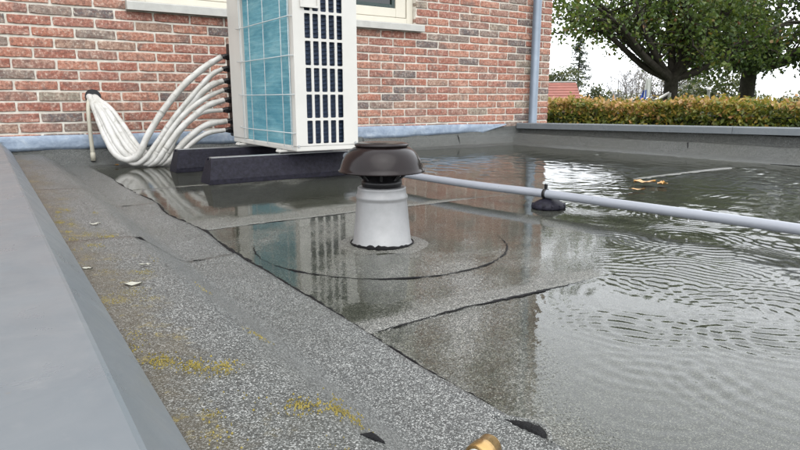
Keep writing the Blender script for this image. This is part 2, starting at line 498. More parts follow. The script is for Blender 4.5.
XB_Y = [0.0, 0.39, 0.466, 0.52, 0.59, 0.73, 0.862, 0.953, 1.135, 1.45, 1.75, 2.0]
XB_X = [0.63, 0.62, 0.64, 0.65, 0.70, 0.79, 0.95, 1.22, 1.50, 1.66, 1.66, 1.4]
def depth_mm(x, y):
    """depth of standing water over the felt, millimetres; negative = the felt stands clear of it"""
    x, y = np.asarray(x, float), np.asarray(y, float)
    xb = np.interp(y, XB_Y, XB_X) + 0.03 * soft_noise(x, y, 9, 8, 1)
    front = np.where(x > xb, np.minimum(0.6 + 16 * (x - xb), 6), np.maximum(0.6 + 16 * (x - xb), -1.5))
    n1 = soft_noise(x, y, 5, 12, 2)
    n2 = soft_noise(x, y, 17, 12, 3)
    vent = 0.45 + 0.45 * n1 + 0.35 * n2
    back = 1.1 + 0.8 * n1 + 0.35 * n2 + 2.0 * sstep(1.6, 2.6, x)
    lapdry = -1.7 * np.exp(-((y - 2.03) / 0.085) ** 2) * (1 - sstep(1.2, 1.8, x))
    fr = sstep(0.885 + 0.02, 0.885 - 0.02, y)
    d = np.maximum(front, np.where(y < 0.885, 0.0 + 0.4 * n1 + 0.3 * n2, vent))
    d = np.where(x > xb, np.maximum(d, front), d)
    k = sstep(1.80, 1.98, y)
    d = d * (1 - k) + (np.maximum(back, front * 0.3) + lapdry) * k
    left = -0.9 + 0.15 * n2
    far_left = sstep(2.6, 3.3, y)
    edge = 0.50 - 0.10 * far_left
    d = left + (d - left) * sstep(edge - 0.02, edge + 0.05, x)
    d = d - 2.5 * sstep(4.02, 4.18, x) - 2.5 * sstep(4.12, 4.24, y)
    return d
def floor_z(x, y):
    return -depth_mm(x, y) * 0.001

def axis_steps(a, b, fine, coarse, f0, f1):
    out, p = [a], a
    while p < b - 1e-6:
        s = fine if f0 <= p <= f1 else min(coarse, fine + (coarse - fine) * min(1, (f0 - p if p < f0 else p - f1) / 0.6) + 1e-4)
        p = min(b, p + s)
        out.append(p)
    return np.array(out)

# ---- field sheets: 1.05 m rolls laid along X; each laps over the one in front of it
SEAMS = [-2.0, -1.215, -0.165, 0.885, 1.935, 2.985, 4.24]
for i in range(len(SEAMS) - 1):
    y0, y1 = SEAMS[i], SEAMS[i + 1] + (0.09 if i < len(SEAMS) - 2 else 0)
    xs = axis_steps(0.44, 4.22, 0.02, 0.05, 0.4, 2.2)
    ys = np.arange(y0, y1 + 1e-6, 0.02)
    gx, gy = np.meshgrid(xs, ys)
    wob = 0.006 * soft_noise(gx, gy, 8, 8, 4) * np.exp(-((gy - y0) / 0.05) ** 2)
    yy = gy - wob
    lap = 0.0026 * np.exp(-np.clip((gy - y0) / 0.05, 0, None) ** 2) - 0.0040 * sstep(y1 - 0.10, y1, gy)
    if i == 4:      # an unbonded lap stands up out of the water here
        lap = lap + 0.0062 * sstep(2.6, 2.95, gx) * sstep(3.95, 3.6, gx) * np.exp(-((gy - y0 - 0.035) / 0.032) ** 2)
    zz = floor_z(gx, yy) + lap
    v = np.stack([gx, yy, zz], 2).reshape(-1, 3)
    # turn the front edge down so that the sheet has thickness
    skirt = v[:len(xs)].copy(); skirt[:, 2] -= 0.006
    fs = grid_faces(len(xs), len(ys))
    o = len(v)
    k = np.arange(len(xs) - 1)
    fs = np.vstack([fs, np.stack([o + k, o + k + 1, k + 1, k], 1)])
    link('membrane_sheet', np_mesh('membrane_sheet', np.vstack([v, skirt]), fs, M['felt_pond'], True), roof)

def bead(name, pts, r0=0.004, parent=roof, seed=0, zoff=0.002, flat=0.36):
    """irregular run of bitumen squeezed out along a lap"""
    rs = np.random.default_rng(seed)
    P = smooth_path(pts, 1) if len(pts) > 60 else pts
    rr = r0 * np.clip(0.85 + 0.75 * rs.normal(size=len(P)) + 0.35 * np.sin(np.arange(len(P)) * 0.23 + seed), 0.18, 2.4)
    rr = np.convolve(np.pad(rr, 2, mode='edge'), [0.1, 0.25, 0.3, 0.25, 0.1], 'valid')
    tp = np.minimum(1, np.minimum(np.arange(len(P)), np.arange(len(P))[::-1]) / max(1, 0.28 * len(P)))
    rr = rr * (0.2 + 0.8 * tp)
    rr[0] = rr[-1] = 0.0006
    Q = [(p[0] + rs.normal() * 0.0016, p[1] + rs.normal() * 0.0016, p[2] + zoff - 0.001) for p in P]
    return MB().tube(Q, list(rr), 6, True, True, flat).build(name, M['bitumen'], parent)
for sd, (ys, xa, xb) in enumerate([(0.885, 0.54, 1.12), (1.935, 0.51, 1.72), (2.985, 0.5, 0.95), (-0.165, 0.5, 3.0)]):
    xs = np.arange(xa, xb, 0.009)
    yy = ys - 0.006 * soft_noise(xs, xs * 0 + ys, 8, 8, 4)
    bead('bitumen_seam', [(x, y - 0.001, float(floor_z(x, y)) + 0.0015) for x, y in zip(xs, yy)], (0.0036, 0.0018, 0.002, 0.003)[sd], roof, sd)

# ---- edge sheets: from under the left-hand trim over a ledge, down the cant and onto the floor
PROF_L = [(0.03, 0.098), (0.10, 0.090), (0.262, 0.084), (0.285, 0.076), (0.30, 0.066), (0.375, 0.008), (0.395, 0.0), (0.44, -0.001), (0.522, 0.0)]
def prof_dense(p, n):
    p = np.array(p); s = np.r_[0, np.cumsum(np.hypot(*np.diff(p, axis=0).T))]
    u = np.linspace(0, s[-1], n)
    return np.stack([np.interp(u, s, p[:, 0]), np.interp(u, s, p[:, 1])], 1)
EDGE_CUTS = [-2.0, -0.40, 0.30, 1.555, 2.52, 3.42, 4.27]
pl = prof_dense(PROF_L, 34)
for i in range(len(EDGE_CUTS) - 1):
    y0, y1 = EDGE_CUTS[i], EDGE_CUTS[i + 1]
    ys = np.linspace(y0, y1, int((y1 - y0) / 0.025) + 2)
    gu, gy = np.meshgrid(np.arange(len(pl)), ys)
    gx, gz = pl[gu, 0].copy(), pl[gu, 1].copy()
    tail = sstep(0.36, 0.52, gx)
    gx = gx + tail * 0.008 * soft_noise(gx * 0 + 1, gy, 7, 8, 5)
    gz = gz + 0.0022 * soft_noise(gx, gy, 10, 10, 6) * (1 - 0.5 * tail) + 0.005 * tail + 0.0016
    gz = gz + 0.0035 * np.exp(-((y1 - gy) / 0.05) ** 2) * (i < len(EDGE_CUTS) - 2) + 0.0005 * i
    yy = gy + 0.05 * tail * ((gy - y0) / (y1 - y0) * (1 if i < len(EDGE_CUTS) - 2 else 0)) * 0
    v = np.stack([gx, yy, gz], 2).reshape(-1, 3)
    nu = len(pl)
    fs = grid_faces(nu, len(ys))
    sk1 = v.reshape(len(ys), nu, 3)[:, -1].copy(); sk1[:, 2] -= 0.008
    sk2 = v.reshape(len(ys), nu, 3)[-1].copy(); sk2[:, 2] -= 0.006
    o1 = len(v); o2 = o1 + len(sk1)
    k = np.arange(len(ys) - 1)
    e1 = np.stack([k * nu + nu - 1, o1 + k, o1 + k + 1, (k + 1) * nu + nu - 1], 1)
    k = np.arange(nu - 1); b = (len(ys) - 1) * nu
    e2 = np.stack([b + k, b + k + 1, o2 + k + 1, o2 + k], 1)
    link('edge_sheet', np_mesh('edge_sheet', np.vstack([v, sk1, sk2]), np.vstack([fs, e1, e2]), M['felt_edge'], True), roof)
ys = np.arange(0.56, 4.0, 0.010)
bead('bitumen_seam', [(0.524 + 0.008 * float(soft_noise(1.0, y, 7, 8, 5)) + 0.003, y, 0.0056) for y in ys], 0.0062, roof, 9, 0.0, 0.5)
for j, yc in enumerate(EDGE_CUTS[2:-1]):
    pts = []
    for q in range(len(pl)):
        if pl[q, 0] < 0.108: continue
        if pl[q, 0] > (0.48, 0.475, 0.515, 0.3)[j]: break
        x, z = pl[q]
        z = z + 0.0022 * float(soft_noise(x, yc, 10, 10, 6)) + 0.003 + (0.005 if x > 0.4 else 0)
        pts.append((x, yc + 0.006 * math.sin(x * 37 + j), z))
    bead('bitumen_seam', pts, 0.0034, roof, 20 + j, 0.001, 0.5)
MB().tube([(0.272, 1.55, 0.083), (0.285, 1.552, 0.079), (0.302, 1.556, 0.066)], [0.004, 0.009, 0.003], 8, True, True, 0.6).build('bitumen_lump', M['bitumen'], roof)

# ---- round flange sheet under the vent, welded over the field
VX, VY = 0.925, 1.462
rr = np.r_[0.07:0.361:0.0125, 0.362]
th = np.linspace(0, 2 * np.pi, 121)[:-1]
gr, gt = np.meshgrid(rr, th, indexing='ij')
rw = gr * (1 + 0.012 * np.sin(3 * gt + 1) * (gr / 0.36) ** 2)
gx, gy = VX + rw * np.cos(gt), VY + rw * np.sin(gt)
gz = floor_z(gx, gy) + 0.0010 + 0.004 * np.exp(-((gr - 0.07) / 0.05) ** 2)
gz[-1] -= 0.004
nT = len(th)
a = (np.arange(len(rr) - 1)[:, None] * nT + np.arange(nT)[None]).ravel()
b = (np.arange(len(rr) - 1)[:, None] * nT + (np.arange(nT)[None] + 1) % nT).ravel()
link('round_patch', np_mesh('round_patch', np.stack([gx, gy, gz], 2).reshape(-1, 3), np.stack([a, a + nT, b + nT, b], 1), M['felt_pond'], True), roof)
arc = np.radians(np.arange(152, 345, 1.4))
bead('bitumen_seam', [(VX + 0.363 * (1 + 0.012 * math.sin(3 * q + 1)) * math.cos(q), VY + 0.363 * (1 + 0.012 * math.sin(3 * q + 1)) * math.sin(q), float(floor_z(VX + 0.363 * math.cos(q), VY + 0.363 * math.sin(q))) + 0.0015) for q in arc], 0.0032, roof, 31)

# ---- right-hand edge sheets and the strip along the house wall
def strip(prof, place, cuts, name, mat, seed, lift=0.0012):
    p = prof_dense(prof, 64)
    for i in range(len(cuts) - 1):
        s = np.linspace(cuts[i], cuts[i + 1], int(abs(cuts[i + 1] - cuts[i]) / 0.04) + 2)
        gu, gs = np.meshgrid(np.arange(len(p)), s)
        u, z = p[gu, 0], p[gu, 1].copy()
        z = z + 0.002 * soft_noise(u * 3, gs, 9, 10, seed) + lift * i + 0.003 * np.exp(-((gs - cuts[i + 1]) / 0.03) ** 2)
        v = place(u, gs, z).reshape(-1, 3)
        fs = grid_faces(len(p), len(s))
        link(name, np_mesh(name, v, fs, mat, True), roof)
RX0, RX1, RY0, RY1 = 4.16, 4.42, 4.36, 1.9        # plan line of the right-hand cant
def right_x(y): return RX0 + (RX1 - RX0) * (RY0 - y) / (RY0 - RY1)
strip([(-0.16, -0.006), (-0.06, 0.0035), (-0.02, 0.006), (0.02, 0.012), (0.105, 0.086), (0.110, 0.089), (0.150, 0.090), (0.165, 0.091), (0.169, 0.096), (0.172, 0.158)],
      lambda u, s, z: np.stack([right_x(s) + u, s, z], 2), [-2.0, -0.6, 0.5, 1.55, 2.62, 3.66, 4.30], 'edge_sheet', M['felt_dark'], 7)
for y in (2.62, 3.66, 1.55):
    bead('bitumen_seam', [(right_x(y) + u, y + 0.03 * (u > 0.09), z + 0.004) for u, z in [(0.0, 0.004), (0.03, 0.016), (0.06, 0.044), (0.1, 0.084), (0.13, 0.09), (0.2, 0.094)]], 0.005, roof, int(y * 10))
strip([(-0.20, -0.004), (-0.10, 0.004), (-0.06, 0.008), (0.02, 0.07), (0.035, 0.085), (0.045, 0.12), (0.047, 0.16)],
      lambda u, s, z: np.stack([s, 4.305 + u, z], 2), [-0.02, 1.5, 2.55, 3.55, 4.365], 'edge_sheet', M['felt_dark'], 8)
for x in (1.5, 2.55, 3.55):
    bead('bitumen_seam', [(x + 0.5 * u, 4.305 + u, z + 0.005) for u, z in [(-0.1, 0.003), (-0.06, 0.008), (0.0, 0.052), (0.02, 0.07), (0.035, 0.086), (0.04, 0.1)]], 0.0045, roof, int(x * 10))

# ---- open, blistered lap and a lump of bitumen near the brass coupling
bl = MB()
L = [(0.508, 0.535), (0.516, 0.515), (0.524, 0.497), (0.528, 0.478), (0.524, 0.462), (0.518, 0.45)]
LS = smooth_path([(x, y, 0.005) for x, y in L], 5)
rl = np.interp(np.linspace(0, 5, len(LS)), range(6), [0.001, 0.005, 0.0105, 0.011, 0.006, 0.001]) * (1 + 0.12 * np.sin(np.arange(len(LS)) * 1.9))
bl.tube(LS, list(rl), 12, True, True, 0.45)
bl.build('bitumen_blister', M['bitumen'], roof)
MB().tube([(x + 0.011 * math.sin(math.pi * q / (len(LS) - 1)) + 0.003, y, 0.0065) for q, (x, y, z) in enumerate(LS)], [0.0035] * len(LS), 8, True, True, 0.9).build('lifted_lap', M['felt'], roof)
MB().tube([(0.278, 0.484, 0.079), (0.290, 0.480, 0.075), (0.302, 0.478, 0.066)], [0.003, 0.008, 0.004], 8, True, True, 0.7).build('bitumen_lump', M['bitumen'], roof)

# ------------------------------------------------------------------ standing water with rain rings
gxs = axis_steps(0.40, 4.20, 0.0048, 0.022, 0.5, 2.0)
gys = axis_steps(-0.6, 4.22, 0.0048, 0.022, 0.33, 1.75)
gx, gy = np.meshgrid(gxs, gys)
wd = depth_mm(gx, gy)
# the laps and the flange stand 2-4 mm proud of the field
for ys in SEAMS[1:-1]:
    wd = wd - 2.4 * np.exp(-np.clip((gy - ys) / 0.05, 0, None) ** 2) * (gy > ys - 0.004) * (0.25 + 0.75 * (1 - sstep(2.2, 3.0, gx)))
rv = np.hypot(gx - VX, gy - VY)
wd = wd - np.where(rv < 0.365, 0.2, 0)
wz = np.full_like(gx, 0.0016)
ACT = sstep(-0.5, 3.0, wd)                                  # waves need depth
rip = np.zeros_like(gx)
RINGS = [  # x, y, radius reached, wavelength, height (mm)
    (1.10, 0.72, 0.27, 0.042, 0.42), (1.34, 0.76, 0.19, 0.036, 0.42), (1.20, 0.52, 0.22, 0.040, 0.46), (1.55, 0.78, 0.20, 0.036, 0.45),
    (0.88, 0.55, 0.18, 0.040, 0.34), (0.74, 0.46, 0.15, 0.038, 0.30), (1.72, 1.00, 0.20, 0.036, 0.5), (2.12, 1.19, 0.22, 0.04, 0.6),
    (2.35, 1.02, 0.2, 0.04, 0.6), (1.48, 1.10, 0.16, 0.034, 0.30), (1.00, 0.36, 0.24, 0.042, 0.40), (1.95, 1.5, 0.18, 0.04, 0.5), (2.6, 1.6, 0.26, 0.05, 0.8),
    (2.0, 0.75, 0.25, 0.042, 0.5), (2.5, 2.1, 0.25, 0.06, 0.8), (3.1, 1.9, 0.3, 0.07, 0.9), (3.0, 2.7, 0.3, 0.07, 0.8), (1.9, 2.3, 0.18, 0.05, 0.15), (1.45, 0.45, 0.22, 0.04, 0.45)]
for (cx, cy, R, lam, amp) in RINGS:
    wx = gx + 0.009 * soft_noise(gx, gy, 16, 8, 5)
    r = np.hypot(wx - cx, gy + 0.009 * soft_noise(gx, gy, 19, 8, 2) - cy)
    ang = np.arctan2(gy - cy, gx - cx)
    env = np.exp(-((r - R * 0.72) / (R * 0.42)) ** 2) * (0.45 + 0.55 * np.sin(ang * 2 + cx * 9) ** 2)
    rip += 1.25 * amp * env * np.sin(2 * np.pi * r / lam * (0.8 + 0.35 * r / R))
chop = np.zeros_like(gx)
for k in range(46):
    a = RNG.uniform(0, 2 * np.pi); lam = 0.030 * (1.07 ** (k % 23)) * 1.2
    chop += 0.008 * lam / 0.03 * np.sin(2 * np.pi / lam * (np.cos(a) * gx + np.sin(a) * gy) + RNG.uniform(0, 6.28))
chop *= (0.5 + 1.2 * sstep(0.2, 1.2, soft_noise(gx, gy, 4, 10, 3))) * (0.8 + 7.5 * sstep(1.4, 2.5, gx) + 1.2 * sstep(0.9, 1.5, gx) * sstep(1.5, 1.1, gy))
wz = wz + 0.001 * ACT * (rip + chop)
keep = (wd > -1.6)
fs = grid_faces(len(gxs), len(gys))
kf = keep.ravel()[fs].any(1)
fs = fs[kf]
used = np.unique(fs)
remap = np.full(gx.size, -1); remap[used] = np.arange(len(used))
verts = np.stack([gx, gy, wz], 2).reshape(-1, 3)[used]
water = link('rain_water', np_mesh('rain_water', verts, remap[fs], M['water'], True, {'depth': wd.ravel()[used]}))
tag(water, kind='structure')

# ------------------------------------------------------------------ parapets
def trim_profile(mir, x0):
    p = [(0.112, 0.104), (0.116, 0.099), (0.121, 0.104), (0.071, 0.1645), (0.066, 0.167), (-0.20, 0.160), (-0.207, 0.155), (-0.207, -0.02), (-0.200, -0.02), (-0.200, 0.150), (0.06, 0.158)]
    return p
par = thing('parapet', 'wide grey metal roof edge trim running along the mossy ledge', 'parapet')
MB().box(-0.185, 0.05, -2.0, 4.36, -0.35, 0.145).build('parapet_core', M['slab'], par)
for y0, y1 in ((-2.0, 4.352),):
    tr = MB()
    P = trim_profile(0, 0)
    tr.prism(P, 'y', y0, y1)
    tr.build('metal_trim', M['trim'], par)
MB().box(-0.185, -0.160, -2.0, 4.36, GZ, -0.35).build('outer_wall', M['mortar'], par)

par2 = thing('parapet', 'narrow grey metal roof edge trim in front of the autumn hedge', 'parapet')
def right_run(prof, y0, y1, zs=(0.0, 0.0)):
    n = len(prof)
    vs = []
    for y, dz in ((y0, zs[0]), (y1, zs[1])):
        vs += [(right_x(y) + u, y, z + dz) for u, z in prof]
    m = MB()
    m.add(vs, [(k, (k + 1) % n, n + (k + 1) % n, n + k) for k in range(n)] + [tuple(range(n))[::-1], tuple(range(n, 2 * n))])
    return m
TP = [(0.205, 0.135), (0.212, 0.135), (0.214, 0.168), (0.222, 0.176), (0.235, 0.178), (0.36, 0.172), (0.362, 0.06), (0.205, 0.06)]
TP = [(0.140, 0.140), (0.141, 0.185), (0.150, 0.193), (0.36, 0.188), (0.362, 0.04), (0.352, 0.04), (0.350, 0.175), (0.215, 0.175), (0.160, 0.143)]
for y0, y1 in ((4.34, 2.36), (2.357, -0.6), (-0.603, -2.0)):
    za = 0.0 + 0.014 * (4.36 - y0) ; zb = 0.014 * (4.36 - y1)
    right_run(TP, y0, y1, (za, zb)).build('metal_trim', M['trim'], par2)
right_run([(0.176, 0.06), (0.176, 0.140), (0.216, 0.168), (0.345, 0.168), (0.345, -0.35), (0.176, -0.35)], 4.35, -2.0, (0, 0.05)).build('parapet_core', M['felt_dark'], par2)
right_run([(0.30, GZ), (0.30, -0.3), (0.344, -0.3), (0.344, GZ)], 4.35, -2.0).build('outer_wall', M['mortar'], par2)

# ------------------------------------------------------------------ brick house
house = thing('brick_house', 'red brick house wall with lead flashing above the wet roof', 'house')
WX0, WX1, WZ0, WZ1 = 0.905, 3.11, 1.033, 2.45       # window opening
WTOP = 5.4
wall = MB()
for (x0, x1, z0, z1) in ((-2.2, WX0, GZ, WTOP), (WX1, X_COR - 0.008, GZ, WTOP), (WX0, WX1, GZ, WZ0 - 0.06), (WX0, WX1, WZ1, WTOP)):
    wall.box(x0, x1, YW + 0.007, YW + 0.24, z0, z1)
wall.box(-2.2, X_COR - 0.008, YW + 0.24, YW + 6, GZ, WTOP)
wall = wall.build('wall', M['mortar'], house)

CH, BL, J = 0.0635, 0.2235, 0.0115                    # course height, brick length, joint
Z0 = 0.495
def brick_geo(L, seed):
    """rough-edged handmade brick, front face towards -Y; origin at its centre"""
    rs = random.Random(seed)
    Hh = CH - J
    n = 14
    ring = []
    per = [(-1, -1), (-0.5, -1), (0, -1), (0.5, -1), (1, -1), (1, -0.3), (1, 0.3), (1, 1), (0.5, 1), (0, 1), (-0.5, 1), (-1, 1), (-1, 0.3), (-1, -0.3)]
    for (u, w) in per:
        cr = 0.0012 if abs(u) == 1 and abs(w) == 1 else 0
        ring.append((u * (L / 2 - cr) + rs.uniform(-0.0018, 0.0018), w * (Hh / 2 - cr) + rs.uniform(-0.0020, 0.0020)))
    v = [(x, 0.05, z) for x, z in ring] + [(x, 0.004, z) for x, z in ring]
    v += [(x * (1 - 0.010 / L), rs.uniform(-0.0008, 0.0012), z * (1 - 0.012 / Hh * 0.5)) for x, z in ring] + [(0, -0.001 + rs.uniform(-0.001, 0.001), 0)]
    f = []
    for r in (0, n):
        f += [(r + k, r + (k + 1) % n, r + n + (k + 1) % n, r + n + k) for k in range(n)]
    f += [(2 * n + k, 2 * n + (k + 1) % n, 3 * n) for k in range(n)]
    return v, f
GEO = {('s', k): brick_geo(BL, k) for k in range(8)}
GEO.update({('h', k): brick_geo(BL / 2 - J / 2, 50 + k) for k in range(6)})
MESH = {}
for key, (v, f) in GEO.items():
    me = bpy.data.meshes.new('brick'); me.from_pydata(v, [], f); me.materials.append(M['brick']); me.update()
    MESH[key] = me
def lay_course(prev, k, x0, x1):
    """wild bond: stretchers and headers, no joint above a joint"""
    rs = random.Random(900 + k)
    best = None
    for trial in range(12):
        x = x1 - 0.001
        out, jts, bad = [], [], 0
        first = True
        while x > x0 + 0.06:
            cand = 'h' if (first and (k % 2)) else ('h' if rs.random() < 0.20 else 's')
            first = False
            for c in (cand, 's' if cand == 'h' else 'h'):
                L = BL if c == 's' else BL / 2 - J / 2
                nx = x - L - J
                if all(abs(nx - q) > 0.032 for q in prev): break
            else:
                bad += 1
            out.append((c, x - L / 2)); x = nx; jts.append(nx)
        if best is None or bad < best[0]:
            best = (bad, out, jts)
    return best[1], best[2]
bricks, prev = [], []
kmin = int((GZ - Z0) / CH) + 1
for k in range(-6, int((WTOP - Z0) / CH)):
    z = Z0 + k * CH
    row, prev = lay_course(prev, k, -2.2, X_COR)
    for c, x in row:
        L = BL if c == 's' else BL / 2 - J / 2
        lo, hi = x - L / 2, x + L / 2
        if z + CH / 2 > WZ0 - 0.055 and z - CH / 2 < WZ1 and hi > WX0 and lo < WX1:
            cl, ch = None, None
            if lo < WX0 - 0.03: ch = WX0
            elif hi > WX1 + 0.03: cl = WX1
            else: continue
            nlo, nhi = (cl if cl else lo), (ch if ch else hi)
            bricks.append((c, (nlo + nhi) / 2, z, (nhi - nlo) / L)); continue
        bricks.append((c, x, z, 1.0))
# the 300 that show largest are objects of their own, the rest is one joined part
right = Vector((math.cos(YAW), -math.sin(YAW), 0)); upv = right.cross(fwd)
def px(p):
    q = Vector(p) - Vector((0, 0, H)); w = q.dot(fwd)
    return (400 + 609 * q.dot(right) / w, 225 - 609 * q.dot(upv) / w, w)
scored = []
for bk in bricks:
    c, x, z, sc = bk
    u, vv, w = px((x, YW, z))
    hidden = (232 < u < 357) or z < 0.19 or (abs(x - 0.6) < 0.05 and abs(z - 0.44) < 0.035)
    inside = -25 < u < 560 and -9 < vv < 150
    scored.append((0 if (hidden or not inside) else (BL if c == 's' else BL / 2) * sc / w ** 2, bk))
scored.sort(key=lambda q: -q[0])
rest_v, rest_f, rest_r = [], [], []
rsb = random.Random(5)
cnt = 0
for s, (c, x, z, sc) in scored:
    var = rsb.randrange(8 if c == 's' else 6)
    dy = rsb.uniform(-0.002, 0.0015)
    rot = rsb.uniform(-0.006, 0.006)
    flip = -1 if rsb.random() < 0.5 else 1
    if s > 0 and cnt < 296:
        o = link('brick', MESH[(c, var)], wall)
        o.location = (x, YW + dy, z + rsb.uniform(-0.0014, 0.0014))
        o.rotation_euler = (0, rot * 1.4, 0)
        o.scale = (sc, 1, 1)
        cnt += 1
    else:
        v, f = GEO[(c, var)]
        o = len(rest_v)
        r = rsb.random()
        if abs(x - 0.6) < 0.05 and abs(z - 0.44) < 0.03: pass
        rest_v += [(x + p[0] * sc, YW + dy + p[1], z + p[2]) for p in v]
        rest_f += [tuple(i + o for i in q) for q in f]
        rest_r += [r] * len(v)
me = bpy.data.meshes.new('brickwork'); me.from_pydata(rest_v, [], rest_f)
at = me.attributes.new('rnd', 'FLOAT', 'POINT'); at.data.foreach_set('value', rest_r)
me.materials.append(M['brick_far']); me.update()
tag(link('brickwork', me, wall), kind='stuff')

# flashing with a wavy lower hem and a pointed right-hand end
xs = np.r_[np.arange(-0.02, 3.88, 0.04), 4.02, 4.10, 4.17]
zb = 0.103 + 0.004 * soft_noise(xs, xs * 0, 6, 8, 2)
zb = np.where(xs > 3.85, 0.103 + (xs - 3.85) / 0.32 * 0.075, zb)
zt = 0.197 + 0.003 * soft_noise(xs, xs * 0 + 3, 5, 8, 1) - 0.008 * sstep(2.5, 4.1, xs)
rows = []
for f_, dy in ((0.0, -0.012), (0.25, -0.013), (0.6, -0.011), (0.92, -0.009), (1.0, -0.004), (1.0, 0.010)):
    rows.append(np.stack([xs, YW + dy - 0.004 - 0.004 * soft_noise(xs, xs * 0 + f_ * 2, 12, 9, 4) * (f_ < 0.8), zb + (zt - zb) * f_], 1))
bk = rows[0].copy(); bk[:, 1] += 0.016
v = np.vstack([bk] + rows)
link('lead_flashing', np_mesh('lead_flashing', v, grid_faces(len(xs), 7), M['lead'], True), house)

# window with frame, sash, glazing bead, pane and sill
win = MB().box(WX0, WX1, YW + 0.16, YW + 0.20, WZ0, WZ1).build('window', M['dark_void'], house)
fr = MB()
fw = 0.062
yF0, yF1 = YW + 0.045, YW + 0.15
fr.rbox(WX0 + 0.002, WX0 + fw, yF0, yF1, WZ0 + 0.004, WZ1, 0.003).rbox(WX1 - fw, WX1 - 0.002, yF0, yF1, WZ0 + 0.004, WZ1, 0.003)
fr.rbox(WX0 + fw, WX1 - fw, yF0 + 0.002, yF1, WZ0 + 0.004, WZ0 + 0.045, 0.003).rbox(WX0 + fw, WX1 - fw, yF0 + 0.002, yF1, WZ1 - fw, WZ1 - 0.002, 0.003)
fr.rbox(1.985, 2.045, yF0 + 0.001, yF1, WZ0 + 0.045, WZ1 - fw, 0.003)
fr.build('frame', M['frame'], win)
for a, b in ((WX0 + fw, 1.985), (2.045, WX1 - fw)):
    sw = 0.10
    sa = MB()
    ya, yb = yF0 + 0.014, yF1 - 0.02
    a1, b1, z1, z2 = a + 0.003, b - 0.003, WZ0 + 0.049, WZ1 - fw - 0.003
    sa.rbox(a1, a1 + sw, ya, yb, z1, z2, 0.004).rbox(b1 - sw, b1, ya, yb, z1, z2, 0.004)
    sa.rbox(a1 + sw, b1 - sw, ya + 0.001, yb, z1, z1 + 0.072, 0.004).rbox(a1 + sw, b1 - sw, ya + 0.001, yb, z2 - 0.08, z2, 0.004)
    sa.build('sash', M['frame'], win)
    g = MB()
    i0, i1, k0, k1 = a1 + sw, b1 - sw, z1 + 0.072, z2 - 0.08
    gw = 0.03
    g.rbox(i0 + .001, i0 + gw, ya + 0.012, yb, k0, k1, 0.002).rbox(i1 - gw, i1 - .001, ya + 0.012, yb, k0, k1, 0.002)
    g.rbox(i0 + gw, i1 - gw, ya + 0.013, yb, k0 + .001, k0 + gw, 0.002).rbox(i0 + gw, i1 - gw, ya + 0.013, yb, k1 - gw, k1 - .001, 0.002)
    g.build('glazing_frame', M['green'], win)
    MB().box(i0 + gw - 0.004, i1 - gw + 0.004, ya + 0.03, ya + 0.042, k0 + gw - 0.004, k1 - gw + 0.004).build('pane', M['glass'], win)
SX0, SX1 = 0.835, 3.165
MB().prism([(YW - 0.052, 0.972), (YW - 0.05, 1.020), (YW - 0.045, 1.026), (YW + 0.05, 1.036), (YW + 0.14, 1.037), (YW + 0.14, 0.978), (YW - 0.03, 0.972)], 'x', SX0, SX1).build('sill', M['sill'], win)

# zinc downpipe with brackets
dp = MB().tube([(4.475, 4.297, 0.16), (4.475, 4.297, 2.0), (4.475, 4.297, WTOP - 0.1)], 0.041, 20)
dp = dp.build('downpipe', M['zinc'], house)
for z in (1.45, 3.4):
    b = MB().lathe([(0.0415, -0.016), (0.046, -0.016), (0.046, 0.016), (0.0415, 0.016)], (4.475, 4.297, z), 20)
    b.box(4.467, 4.483, 4.335, 4.37, z - 0.012, z + 0.012)
    b.build('pipe_bracket', M['zinc'], dp)
# hole in the brickwork for the refrigerant lines
MB().tube([(0.597, YW - 0.0035, 0.430), (0.597, YW + 0.03, 0.430)], 0.047, 20).build('wall_hole', M['dark_void'], house)

# ------------------------------------------------------------------ outdoor unit of the air conditioner
AX0, AX1, AY0, AY1, AZ0, AZ1 = 1.31, 1.676, 2.878, 3.835, 0.150, 1.045
ac = thing('air_conditioner', 'white outdoor air conditioner unit with blue coil and wire guard on rubber beams', 'air conditioner', loc=(0, 0, 0))
cs = MB()
cs.rbox(AX0 + 0.004, AX1, AY0 + 0.004, AY1, AZ0, AZ0 + 0.028, 0.004)                # base pan
cs.rbox(AX0, AX1 - 0.002, AY0 + 0.001, AY1 - 0.001, AZ1 - 0.03, AZ1, 0.006)         # lid
cs.rbox(AX0 + 0.001, AX1 - 0.003, 3.615, AY1 - 0.003, AZ0 + 0.028, AZ1 - 0.03, 0.006)   # pipe-side housing
cs.rbox(AX1 - 0.03, AX1 - 0.003, AY0 + 0.03, 3.615, AZ0 + 0.028, AZ1 - 0.03, 0.002)     # fan-side panel
cs = cs.build('casing', M['white_casing'], ac)
# slotted end panel, seen from the roof
sp = MB()
yp0, yp1 = AY0 + 0.002, AY0 + 0.007
C0, CP, SW_ = 1.374, 0.0452, 0.0318
R0, RP, RH = 0.188, 0.1312, 0.1185
colx = [C0 + CP * i for i in range(5)]
rowz = [R0 + RP * j for j in range(6)]
sp.box(AX0 + 0.002, colx[0], yp0, yp1, AZ0 + 0.028, AZ1 - 0.03).box(colx[-1] + SW_, AX1 - 0.004, yp0, yp1, AZ0 + 0.028, AZ1 - 0.03)
for i in range(4):
    sp.box(colx[i] + SW_, colx[i + 1], yp0, yp1, R0, rowz[-1] + RH)
zz = [AZ0 + 0.028] + [q for z in rowz for q in (z, z + RH)] + [AZ1 - 0.03]
for k in range(0, len(zz), 2):
    sp.box(colx[0], colx[-1] + SW_, yp0 + 0.0004, yp1, zz[k], zz[k + 1])
sp.box(AX0 + 0.002, AX0 + 0.022, AY0 + 0.007, AY0 + 0.05, AZ0 + 0.028, AZ1 - 0.03)
